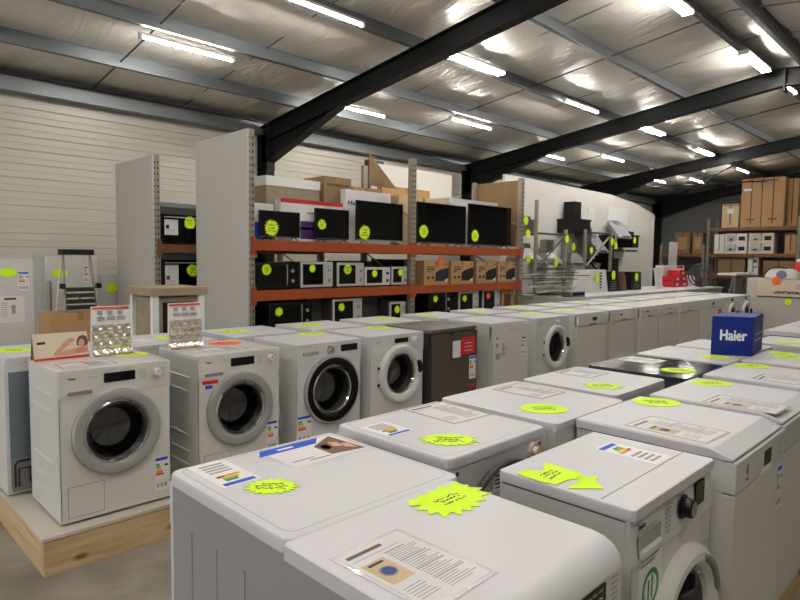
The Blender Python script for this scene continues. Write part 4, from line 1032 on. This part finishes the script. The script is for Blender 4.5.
def pearl_stand(label, x, y, w=.225, h=.31):
    t = thing('sample_stand', label, 'display stand', (x, y, ZT)); b = MB()
    loops = []; n = 44; P = []
    for i in range(n+1):      # side profile: foot curving up into a leaning panel
        s_ = i/n
        if s_ < .3: a = s_/.3*1.25; P.append((-.055+.05*math.sin(a)*1.0, .05*(1-math.cos(a))))
        else: q = (s_-.3)/.7; P.append((-.0075+.02*q, .034+(h-.034)*q))
    vs = []; m = 26; fs = []
    for (yy, zz) in P[:32]:
        for j in range(m+1):
            u = j/m; xx = (u-.5)*w*(1.08-.12*zz/h)
            bump = .011*abs(math.sin(u*PI*4+(PI/2 if int(zz/.045) % 2 else 0)))*abs(math.sin(zz*PI/.045))
            vs.append((xx, yy-bump-.002, zz+.001))
    for i in range(31):
        for j in range(m): fs.append((i*(m+1)+j, i*(m+1)+j+1, (i+1)*(m+1)+j+1, (i+1)*(m+1)+j))
    b.add(vs, fs, PEARL); b.build('pearled_metal_sheet', t)
    b = MB(); vs = []
    for (yy, zz) in P: vs += [(-.54*w*(1.08-.12*zz/h), yy, zz), (.54*w*(1.08-.12*zz/h), yy, zz)]
    fs = [(2*i, 2*i+1, 2*i+3, 2*i+2) for i in range(n)]
    b.add(vs, fs, PAPER); b.add([(x_, y_+.003, z_) for x_, y_, z_ in vs], fs, PAPER); b.box(-w*.4, w*.4, .02, .08, 0, .004, PAPER); b.build('backing_card', t)
    z0 = P[31][1]+.004; b = MB()
    def pr(x0, x1, za, zb, mm): b.add([(x0, .012*(za-.034)/(h-.034)-.0085, za), (x1, .012*(za-.034)/(h-.034)-.0085, za), (x1, .018*(zb-.034)/(h-.034)-.0085, zb), (x0, .018*(zb-.034)/(h-.034)-.0085, zb)], [(0, 1, 2, 3)], mm)
    pr(-w/2, w/2, h-.018, h-.006, RED)
    for k in range(3):
        xx = -w*.36+k*w*.27; pr(xx, xx+.03, h-.055, h-.03, GINK)
        for q in range(3): pr(xx-.005, xx+.045, h-.07-.009*q, h-.067-.009*q, GINK)
    b.build('printed_header', t); return t
pearl_stand('pearly metal drum sample stand with red-topped card, on the first washer', 1.405, 3.99)
pearl_stand('pearly metal drum sample stand with red-topped card, on the second washer', 1.89, 3.98)
t = tag(MB().box(-.14, .14, -.1, .1, 0, .001, PAPER).box(-.12, .02, .03, .07, .001, .0014, BLUE).box(-.1, .1, -.05, -.04, .001, .0014, GINK).build('leaflet', loc=(1.72, 4.5, ZT)), 'white and blue leaflet lying behind the sample stands', 'leaflet')

# packed appliance behind
t = thing('packed_appliance', 'appliance packed in film with white corner posts and cardboard cap, left of the tall board', 'appliance', (2.42, 5.46, .0)); w, d = .48, .5
b = MB(); b.box(-w/2+.03, w/2-.03, -d/2+.03, d/2-.03, .02, 1.34, FILM); b.build('wrapped_body', t)
for sx in (-1, 1):
    for sy in (-1, 1):
        b = MB(); b.box(*sorted((sx*w/2, sx*(w/2-.055))), *sorted((sy*d/2, sy*(d/2-.05))), 0, 1.36, FOAM); b.build('corner_post', t)
b = MB(); b.rslab(w+.05, d+.05, 1.361, 1.43, .01, .004, mat('dusty_cardboard', (150, 134, 112), .7, var=.15)); b.build('cardboard_cap', t)
b = MB(); b.box(-.14, .14, -d/2+.024, -d/2+.029, .9, 1.3, BLACK); b.box(.02, .15, -d/2+.018, -d/2+.023, 1.12, 1.28, PAPER); b.box(-.02, .13, -d/2+.018, -d/2+.023, .95, 1.08, PAPER); b.build('packed_window', t)

# ------------------------------------------------------------------ refrigerators and ladder on the left
def fridge(label, x0, x1, y, h, sheet=True, handle=False, seam=None):
    w, d = x1-x0, .6; t = thing('refrigerator', label, 'refrigerator', ((x0+x1)/2, y+d/2, 0), 0, 'white refrigerators by the left wall')
    b = MB(); b.rslab(w, d-.06, .02, h, .008, .006, SHELLW, cy=.03); b.build('cabinet', t)
    b = MB(); b.yslab(w, h-.06, -d/2+.05, -d/2, .012, .008, WHITE2, 0, h/2+.0); b.build('door', t)
    b = MB(); b.box(-w/2, w/2, -d/2+.01, -d/2+.06, h-.028, h, WHITE2); b.build('top_trim', t)
    if sheet:
        b = MB(); y_ = -d/2-.001; b.box(-.05, .2, y_-.001, y_, h-.72, h-.42, PAPER); b.box(.0, .12, y_-.002, y_-.001, h-.46, h-.44, INK); b.box(.07, .11, y_-.002, y_-.001, h-.62, h-.52, GINK)
        for k in range(7): b.box(-.03, .03, y_-.002, y_-.001, h-.5-.025*k, h-.494-.025*k, GINK)
        b.build('sheet', t); energy_label(t, .2, -d/2-.001, h-.25, .11, .22)
    if handle:
        b = MB(); b.tube([(-w/2+.05, -d/2, 1.35), (-w/2+.05, -d/2-.05, 1.35), (-w/2+.05, -d/2-.05, .95), (-w/2+.05, -d/2, .95)], .015, GREYP, 8); b.build('handle', t)
    return t
fridge('white refrigerator with sheet and yellow tag at the left photo edge', 1.36, 1.96, 8.0, 1.65)
fridge('white refrigerator with side handle, behind the step ladder', 2.34, 3.0, 9.0, 1.69, True, True)
fridge('lower white freezer right of the step ladder', 3.02, 3.6, 9.1, 1.43, False)
price_tag('on the refrigerator at the left photo edge', (1.70, 7.994, 1.50), .095, flat=False, fs=.5, shape='oval', pen=False)
price_tag('on the refrigerator behind the step ladder', (2.52, 8.994, 1.46), .095, flat=False, fs=.62, shape='oval', pen=False)
price_tag('on the lower white freezer', (3.22, 9.094, 1.24), .09, flat=False, fs=.7, shape='oval', pen=False)
carton('brown carton carrying the step ladder by the refrigerators', 1.86, 2.44, 7.0, 7.45, 0, 1.09, KRAFT)
t = thing('step_ladder', 'folding step ladder with black top cap standing on a brown carton', 'ladder', (2.185, 7.2, 1.093)); t.scale = (.82, .9, .94)
for s_ in (-1, 1):
    b = MB(); b.tube([(s_*.19, -.14, 0), (s_*.165, .0, .66)], .014, STEEL, 6); b.build('front_rail', t)
    b = MB(); b.tube([(s_*.21, .16, 0), (s_*.165, .03, .66)], .012, CREAM, 6); b.build('rear_rail', t)
for k in range(4):
    b = MB(); zz = .03+.068*k; b.box(-.17, .17, -.14+.21*zz-.03, -.14+.21*zz+.07, zz, zz+.045, mat('dark_brown_step', (42, 34, 30), .5)); b.build('step', t)
b = MB(); b.rslab(.42, .14, .655, .72, .03, .01, BLACK, cy=.01); b.build('top_cap', t)
for s_ in (-1, 1):
    b = MB(); b.box(*sorted((s_*.19, s_*.25)), -.16, -.1, .27, .33, BLACK); b.build('hinge_bracket', t)

# ------------------------------------------------------------------ white partition with range hoods
b = MB(); b.loft([[(10.9, y, 0), (18.8, y, 0), (18.8, y, 3.16), (17.4, y, 3.4), (15.9, y, 3.53), (11.8, y, 3.56), (10.9, y, 3.56)] for y in (7.75, 7.81)], PARTW)
t = tag(b.build('partition_wall'), 'tall white partition behind the range hoods, top sloping down at right', 'partition')
b = MB(); b.box(14.6, 15.0, 7.738, 7.749, 2.75, 3.1, FOAM); tag(b.build('wall_panel'), 'narrow pale panel on the white partition above the hoods', 'panel')
b = MB(); b.box(15.7, 16.9, 7.738, 7.749, 2.75, 3.2, FOAM); tag(b.build('wall_panel'), 'wide pale panel on the white partition near its sloping end', 'panel')
t = tag(MB().box(0, .62, 0, .03, 0, 2.35, PAPER).build('white_board', loc=(19.7, 7.6, 0)), 'tall narrow white board beyond the partition end', 'board')
# hood display gantry
t = thing('hood_gantry', 'rusty metal gantry with crossbars for hanging range hoods', 'gantry', (11.0, 7.0, 0))
for x, z in ((0, 2.97), (1.2, 2.4), (2.1, 2.45), (3.4, 2.5)):
    b = MB(); b.box(x-.03, x+.03, -.03, .03, 0, z, UPR); b.build('post', t)
for za in (2.3, 1.55):
    b = MB(); b.box(0.03, 1.17, -.02, .02, za-.04, za, DGREY); b.build('crossbar', t)
b = MB(); b.box(2.13, 3.37, -.02, .02, 2.36, 2.4, DGREY); b.build('crossbar', t)
b = MB(); b.tube([(.03, -.04, 1.55), (1.17, -.04, 2.3)], .02, DGREY, 6); b.build('diagonal_bar', t)
b = MB(); b.tube([(2.1, -.04, 1.6), (3.2, -.04, 2.3)], .03, STEEL, 6); b.build('diagonal_bar', t)
def hood(label, x, y, z, style, m, w=.6, ch=.5, hm=None):
    t = thing('range_hood', label, 'range hood', (x, y, z), 0, 'range hoods on display')
    d = .45
    if style == 'pyramid':
        b = MB(); b.loft([[(a*w/2*k, c*d/2*q, zz) for a, c in ((-1, -1), (1, -1), (1, 1), (-1, 1))] for zz, k, q in ((0, 1, 1), (.05, 1, 1), (.28, .36, .45))], m); b.build('canopy', t)
        b = MB(); b.box(-w*.17, w*.17, -d*.2, d*.2, .28, .28+ch, hm or m); b.build('chimney', t)
    elif style == 'slant':
        b = MB(); b.loft([[(xx, -.05, 0), (xx, -.02, -.04), (xx, .32, .38), (xx, .28, .42)] for xx in (-w/2, w/2)], m); b.build('glass_canopy', t)
        b = MB(); b.box(-.14, .14, .22, .42, .2, .45+ch, hm or m); b.build('chimney', t)
    elif style == 'box':
        b = MB(); b.box(-w/2, w/2, -d/2, d/2, 0, .34, m); b.box(-w/2-.02, w/2+.02, -d/2-.02, d/2, .3, .34, m); b.build('canopy', t)
        b = MB(); b.box(-.15, .15, -.1, .2, .34, .34+ch, hm or m); b.build('chimney', t)
    else:
        b = MB(); b.rslab(w, d, 0, .05, .01, .01, m); b.build('canopy', t); b = MB(); b.box(-.13, .13, 0, .2, .05, .05+ch, hm or m); b.build('chimney', t)
    b = MB(); b.box(-w*.3, w*.3, -d/2-.004 if style != 'slant' else -.055, -d/2 if style != 'slant' else -.05, .01, .035, BLACK); b.build('button_strip', t); return t
BK = 7.525
HD = [('black box hood with tall black chimney, highest on the display', 13.5, BK, 2.38, 'box', BLACK, .8, .42), ('steel pyramid hood hanging low at the left of the gantry', 12.3, BK, 1.61, 'pyramid', STEEL, .85, .3),
      ('steel hood under the black box hood', 13.4, BK, 1.62, 'pyramid', STEEL, .8, .35), ('narrow steel chimney hood right of the black box hood', 14.07, BK, 1.75, 'box', STEEL, .22, .45),
      ('grey slanted hood in the middle of the display', 14.6, 7.33, 1.95, 'slant', GREYP, .6, .0), ('black slanted glass hood, lowest in the middle', 14.7, 7.33, 1.42, 'slant', BGLOSS, .6, .0),
      ('pale slanted hood high at the right', 15.85, 7.33, 2.36, 'slant', mat('pale_blue_grey', (150, 154, 160), .4), .8, .0), ('black tall hood under the pale slanted one', 15.32, BK, 1.45, 'box', BLACK, .36, .62), ('black tall hood at the right end', 16.5, BK, 2.1, 'box', BLACK, .38, .1),
      ('flat steel hood at the right end', 16.25, BK, 1.98, 'flat', STEEL, .95, .02), ('steel hood half hidden at the rack end, upper', 11.3, BK, 2.25, 'box', STEEL, .45, .08), ('steel hood half hidden at the rack end, lower', 11.35, BK, 1.7, 'pyramid', STEEL, .7, .1)]
for l, x, y, z, s_, m, w, ch in HD: hood(l, x, y, z, s_, m, w, ch)
for (x, y, z), d_ in (((11.03, 7.27, 2.55), 'upper hood at the rack end'), ((11.12, 7.27, 2.28), 'upper hood at the rack end, lower tag'), ((11.2, 7.292, 1.74), 'lower hood at the rack end'), ((12.2, 6.96, 2.2), 'gantry post'), ((12.33, 7.29, 1.67), 'steel pyramid hood'),
                      ((13.35, 7.43, 2.05), 'steel hood under the black box'), ((13.98, 7.292, 1.98), 'narrow steel chimney hood'), ((14.4, 6.96, 2.2), 'right gantry post'), ((15.3, 7.29, 2.12), 'black tall hood'), ((16.42, 7.29, 2.3), 'black tall hood at the right end')):
    price_tag('hung on the '+d_, (x, y, z), .085, flat=False, shape='oval', pen=False)

# ------------------------------------------------------------------ tables beyond the orange rack
def table(label, x0, x1, y0, y1):
    t = thing('display_table', label, 'table', ((x0+x1)/2, (y0+y1)/2, 0), 0, 'white display tables beyond the rack'); w, d = x1-x0, y1-y0
    b = MB(); b.box(-w/2, w/2, -d/2, d/2, 1.03, 1.07, TOPW); b.build('tabletop', t)
    b = MB(); b.box(-w/2+.03, w/2-.03, -d/2+.03, d/2-.03, 0, 1.03, SHELLW); b.build('base_cabinet', t); return t
TB = ['first table past the orange rack, under the heap of metal strips', 'table under the white box with dots', 'table under the black ovals-tagged appliances', 'table under the red cartons', 'last white table, under the wire fan']
for i, l in enumerate(TB): table('white '+l, 9.5+1.6*i, 11.05+1.6*i, 5.3, 6.6)
random.seed(5)
for i in range(26):
    m = random.choice([STEEL, STEEL, SHELLW, BLACK, BLACK, UPR]); L = random.uniform(.7, 1.2); a = random.uniform(-.6, .6)
    b = MB(); b.box(-L/2, L/2, -.022, .022, 0, .013, m)
    o = b.build('metal_strip'); tag(o, 'long loose metal strip in the heap on the first white table', 'metal strip', 'loose metal strips heaped on the table')
    o.location = (9.75+random.uniform(-.2, .35), 5.75+random.uniform(-.1, .3), 1.072+.0165*i); o.rotation_euler = (0, 0, a)
t = thing('cooktop', 'small steel tray hob lying before the metal strips', 'hob', (9.78, 5.42, 1.0705)); MB().rslab(.5, .2, .001, .1, .02, .01, STEEL).build('tray', t); MB().box(-.2, .2, -.103, -.1, .03, .08, BLACK).build('control_strip', t)
def splay(label, x0, x1, y, z1, m, name='hood_unit', cat='range hood', dots=False, top=.75):
    w, h = x1-x0, z1-1.071; t = thing(name, label, cat, ((x0+x1)/2, y, 1.071), 0)
    b = MB(); b.loft([[(a*w/2*k, c*.2*k+.2, zz) for a, c in ((-1, -1), (1, -1), (1, 1), (-1, 1))] for zz, k in ((0, 1), (h, top))], m); b.build('casing', t)
    b = MB()
    for k in range(6): b.box(.02, .1, -.0+.195*(1-1)+-.004+.05*k/6*0, .0, .08+.06*k, .11+.06*k, INK) if dots else b.box(-w*.25, w*.25, -.003, .0, .05+.05*k, .06+.05*k, GREYP)
    o = b.build('control_marks', t); return t
splay('white splayed metal box with black dots and a yellow tag', 11.3, 12.08, 5.9, 1.53, SHELLW, dots=True, top=.85)
splay('black small appliance with oval tag, right of the white dotted box', 12.1, 12.55, 5.9, 1.5, BLACK, 'coffee_machine', 'appliance', top=.95)
splay('dark brown appliance between the two black ones', 12.68, 13.0, 5.9, 1.48, BROWN, 'coffee_machine', 'appliance', top=.7)
splay('black small appliance with blue sticker and oval tag', 13.2, 13.72, 5.9, 1.48, BLACK, 'coffee_machine', 'appliance', top=.95)
t = thing('white_card', 'white card leaning back at the end of the small appliances', 'card', (14.35, 5.75, 1.072)); MB().box(-.15, .25, 0, .01, 0.002, .5, PAPER, Matrix.Rotation(-.15, 4, 'X')).build('card', t)
for x, z, d_ in ((11.55, 1.374, 'white dotted box'), (12.29, 1.42, 'black small appliance by the dotted box'), (13.43, 1.365, 'black small appliance with blue sticker')):
    price_tag('on the '+d_, (x, 5.888, z), .085, flat=False, shape='oval', pen=False)
RC = [(15.75, 16.25, 1.071, 1.21), (16.27, 16.75, 1.071, 1.21), (15.8, 16.23, 1.213, 1.35), (16.25, 16.68, 1.213, 1.35), (16.15, 16.6, 1.352, 1.5)]
for i, (x0, x1, z0, z1) in enumerate(RC[:5]):
    carton('red carton in the pile at the far end of the counter, %s' % ['bottom left', 'bottom right', 'middle left', 'middle right', 'topmost'][i], x0, x1, 5.95, 6.25, z0, z1, REDC, None, 'red cartons piled on the counter', prints=[(.3, .7, .3, .7, PAPER)])
carton('long white carton behind the red carton pile', 15.95, 17.4, 6.3, 6.5, 1.071, 1.62, PAPER, None, prints=[(.65, .95, .85, .98, REDC)])
carton('white carton right of the red carton pile', 16.9, 17.4, 6.0, 6.28, 1.071, 1.35, PAPER, None)
# fan with round wire guard
t = thing('fan', 'grey round wire fan beyond the red cartons', 'fan', (17.0, 5.5, 1.071)); b = MB(); M = Matrix.Translation((0, 0, .28))
for r in (.29, .22, .15, .08): b.tube([(r*math.cos(2*PI*k/32), -.03, .31+r*math.sin(2*PI*k/32)) for k in range(33)], .016, DGREY, 5)
b.build('wire_guard', t); MB().tube([(0, .03, 0), (0, .03, .28)], .03, DGREY, 8).build('stand', t)
table('white table under the wire fan at the end', 17.5-.95, 18.3, 4.9, 5.9) if False else None
fan = bpy.data.objects['fan']; fan.location = (16.5, 5.55, 1.072); fan.rotation_euler = (0, 0, -1.2)
t = thing('clothes_rack', 'wire drying rack with white shelf on top beside the fan', 'rack', (16.1, 4.6, 0))
for s_ in (-.65, .65):
    b = MB(); b.tube([(s_, -.15, 0), (s_, -.15, 1.42)], .02, GREYP, 6); b.build('leg', t); b = MB(); b.tube([(s_, .2, 0), (s_*.8, -.1, 1.42)], .02, GREYP, 6); b.build('leg', t)
b = MB(); b.box(-.75, .75, -.2, .2, 1.42, 1.47, PAPER); b.build('shelf', t); b = MB(); b.box(-.3, .3, -.05, 0, .95, 1.38, GREYP); b.build('panel', t)

# ------------------------------------------------------------------ gable end racks and cartons
BRB = mat('brown_beam_paint', (120, 78, 48), .6)
def grack(label, y0, xs, top, beams):
    t = thing('pallet_rack', label, 'shelving', (23.0, y0, 0), -PI/2)
    for x in xs:
        upright(t, x, .02, top); b = MB(); b.box(x-.045, x+.045, .95, 1.0, 0, top, UPR); b.build('upright', t)
    for z in beams:
        for xa, xb in zip(xs, xs[1:]):
            for yy in (0, .96): b = MB(); b.box(xa+.045, xb-.045, yy-.005, yy+.04, z-.12, z, BRB); b.build('beam', t)
            b = MB(); b.box(xa+.045, xb-.045, .04, .96, z-.03, z-.004, DUSTY); b.build('shelf_board', t)
grack('low brown shelving against the far gable, left bay', 9.2, [0, 1.5], 2.35, [2.03, 1.3])
grack('taller brown shelving against the far gable under the big cartons', 7.56, [0, 2.75, 5.5, 8.2], 3.25, [2.93, 2.03, 1.3])
def gcarton(label, ya, yb, z0, z1, m=KRAFT, prints=None, dep=.6, group=None, x=23.06):   # ya > yb, front faces -X
    t = thing('carton_box', label, 'box', (x+dep/2, (ya+yb)/2, z0), -PI/2, group); w, d, h = (ya-yb)/2, dep/2, z1-z0
    b = MB(); b.box(-w, w, -d, d, .001, h, m); b.build('carton', t)
    b = MB(); b.box(-.02, .02, -d-.002, -d, .1, h, BROWN if m is not PAPER else GINK); b.build('tape', t)
    if prints:
        b = MB()
        for (a, c, e, g, mm) in prints: b.box(-w+a*2*w, -w+c*2*w, -d-.004, -d-.002, e*h, g*h, mm)
        b.build('print', t)
    return t
gcarton('tall brown refrigerator carton, left of the tallest pair', 6.56, 5.95, 2.932, 4.56, prints=[(.2, .6, .93, .96, BROWN), (.1, .5, .75, .8, PAPER), (.3, .7, .14, .17, BROWN)])
gcarton('tall brown refrigerator carton, right of the tallest pair', 5.93, 5.28, 2.932, 4.56, prints=[(.2, .7, .93, .96, BROWN), (.3, .7, .14, .17, BROWN)])
gcarton('tall brown carton half hidden behind the tallest pair at right', 5.25, 4.95, 2.932, 4.5, x=23.3)
gcarton('pale carton left of the tall refrigerator cartons', 7.15, 6.62, 2.932, 3.74, KRAFTW, [(.3, .7, .6, .8, PAPER), (.1, .9, .93, .97, BROWN)])
gcarton('brown carton at the left end of the gable shelf', 8.72, 8.2, 2.032, 2.78, KRAFTD, [(.2, .8, .2, .8, KRAFT)])
gcarton('brown carton beside the gable upright', 8.1, 7.76, 2.032, 2.76, KRAFTD, [(.2, .8, .2, .8, KRAFT)])
gcarton('narrow white carton right of the gable upright', 7.36, 7.04, 2.032, 2.7, PAPER)
HP_ = [(.08, .5, .15, .85, mat('pale_print', (190, 190, 188), .5)), (.62, .9, .3, .7, INK), (.2, .35, .3, .5, GINK)]
for i, (ya, yb, z0, z1, m) in enumerate(((7.02, 6.32, 2.032, 2.37, PAPER), (7.02, 6.32, 2.373, 2.72, PAPER), (6.27, 5.52, 2.032, 2.37, CREAM), (6.27, 5.52, 2.373, 2.72, CREAM))):
    gcarton('printed small appliance carton on the gable shelf, %s' % ['white, bottom left of four', 'white, top left of four', 'greyish, bottom right of four', 'greyish, top right of four'][i], ya, yb, z0, z1, m, HP_, .5, 'printed appliance cartons on the gable shelf')
gcarton('brown carton leaning at the right end of the gable shelf', 5.2, 4.88, 2.032, 2.65, KRAFT); gcarton('brown carton at the right photo edge on the gable shelf', 4.72, 4.2, 2.032, 2.65, KRAFT)
gcarton('white patterned tall carton on the lower gable shelf', 6.26, 5.95, 1.302, 1.9, PAPER, [(.5, .9, .7, .9, BROWN), (.5, .9, .4, .5, GINK), (.1, .4, .1, .2, GINK)])
gcarton('wide brown carton on the lower gable shelf, left', 7.2, 6.36, 1.302, 1.85, KRAFTD); gcarton('wide brown carton on the lower gable shelf, right', 5.8, 4.9, 1.302, 1.8, KRAFTD)

# ------------------------------------------------------------------ white counter and goods right of the far washers
t = thing('sales_counter', 'long plain off-white counter behind the navy box', 'counter', (14.3, 1.4, 0))
MB().box(-.4, -.12, -2.6, 2.42, 0, 1.02, BEIGE).build('front_body', t); MB().box(-.1, .4, -2.6, 2.45, 0, 1.40, BEIGE).build('rear_body', t)
t = thing('appliance_case', 'cream carry case with dark lettering and coloured picture on the counter', 'case', (14.02, 3.02, 1.021), -PI/2)
b = MB(); b.box(-.55, .62, -.12, .12, 0.001, .37, CREAM); b.build('case_body', t); b = MB(); b.box(-.56, .63, -.125, .125, .0, .03, BROWN); b.build('base_strip', t)
b = MB(); scribble(b, -.03, .11, .55, .05, 2, INK, .022, 3, False, .1225); b.add([(.1, -.1213, .2), (.2, -.1213, .18), (.32, -.1213, .2), (.3, -.1213, .3), (.12, -.1213, .28)], [(0, 1, 2, 3, 4)], mat('lilac_print', (190, 180, 190), .5)); b.build('printed_picture', t)
def steamer(label, y):
    t = thing('steam_cleaner', label, 'appliance', (14.15, y, 1.402), -PI/2, 'white rounded appliances on the counter')
    b = MB(); b.loft([[(x*k, yy*k, z) for x, yy in rrect(.6, .34, .12)] for z, k in ((.001, 1), (.06, 1.02), (.13, .94), (.18, .75), (.2, .5))], PLASW); b.build('body', t)
    b = MB(); b.lathe([(.09, 0), (.09, -.02), (.001, -.02)], mat('slate_blue_plastic', (110, 120, 150), .4), 20, Matrix.Translation((.02, -.165, .08))); b.build('tank_cap', t)
    b = MB(); b.tube([(-.34, -.1, .02), (-.2, -.14, .2), (.0, -.15, .24), (.1, -.15, .2)], .012, BLACK, 6); b.build('hose', t); return t
steamer('white rounded cleaner with blue-grey cap, left of two on the counter', 3.2); steamer('white rounded cleaner at the right photo edge on the counter', 2.45)
t = thing('red_blender', 'red and white gadget behind the cleaners at the right edge', 'appliance', (14.55, 2.95, 1.402)); MB().rslab(.2, .3, 0.001, .34, .08, .05, REDC).build('body', t); MB().rslab(.12, .2, .34, .4, .05, .02, PAPER).build('lid', t)
p = (13.885, 3.24, 1.36); price_tag('on the cream carry case', p, .08, flat=False, shape='oval', col=NORANGE, rz=-PI/2, pen=False)
price_tag('on the counter front under the cream case', (13.89, 3.02, .95), .06, flat=False, shape='oval', rz=-PI/2, pen=False)
# far island table and small appliance behind the navy box
t = thing('display_table', 'white table with sheets, right photo edge beyond the navy box', 'table', (7.3, .75, 0)); MB().box(-.75, .75, -1.2, .86, 1.03, 1.07, TOPW).build('tabletop', t); MB().box(-.7, .7, -1.15, .82, 0, 1.03, DGREY).build('base_cabinet', t)
info_sheet('on the table beyond the navy box', (7.4, 1.3, 1.0708), .4, .3, seed=22, pic='none', head=BLUE)
price_tag('on the table at the right photo edge', (6.72, 1.05, 1.0708), .13, shape='oval', col=NORANGE, rz=-.7, pen=False)
t = simple(5.42, 6.02, .92, 'small white appliance with dark hose behind the navy box', d=.5, rz=PI, group=GI)
t.location.z = 0.2; t.location.z = ZB
b = MB(); b.tube([(-.1+.12*math.cos(a*PI/8), .27, .74+.1*math.sin(a*PI/8)) for a in range(17)], .02, RUBBER, 8); b.build('drain_hose', t)
t = thing('display_platform', 'small pine plinth under the appliance behind the navy box', 'platform', (5.74, 1.15, 0)); MB().box(-.36, .36, -.4, .32, 0, HP, PINE).build('boards', t)
price_tag('on the small appliance behind the navy box', (5.6, 1.2, ZT), .1, shape='oval', rz=-.7, pen=False)
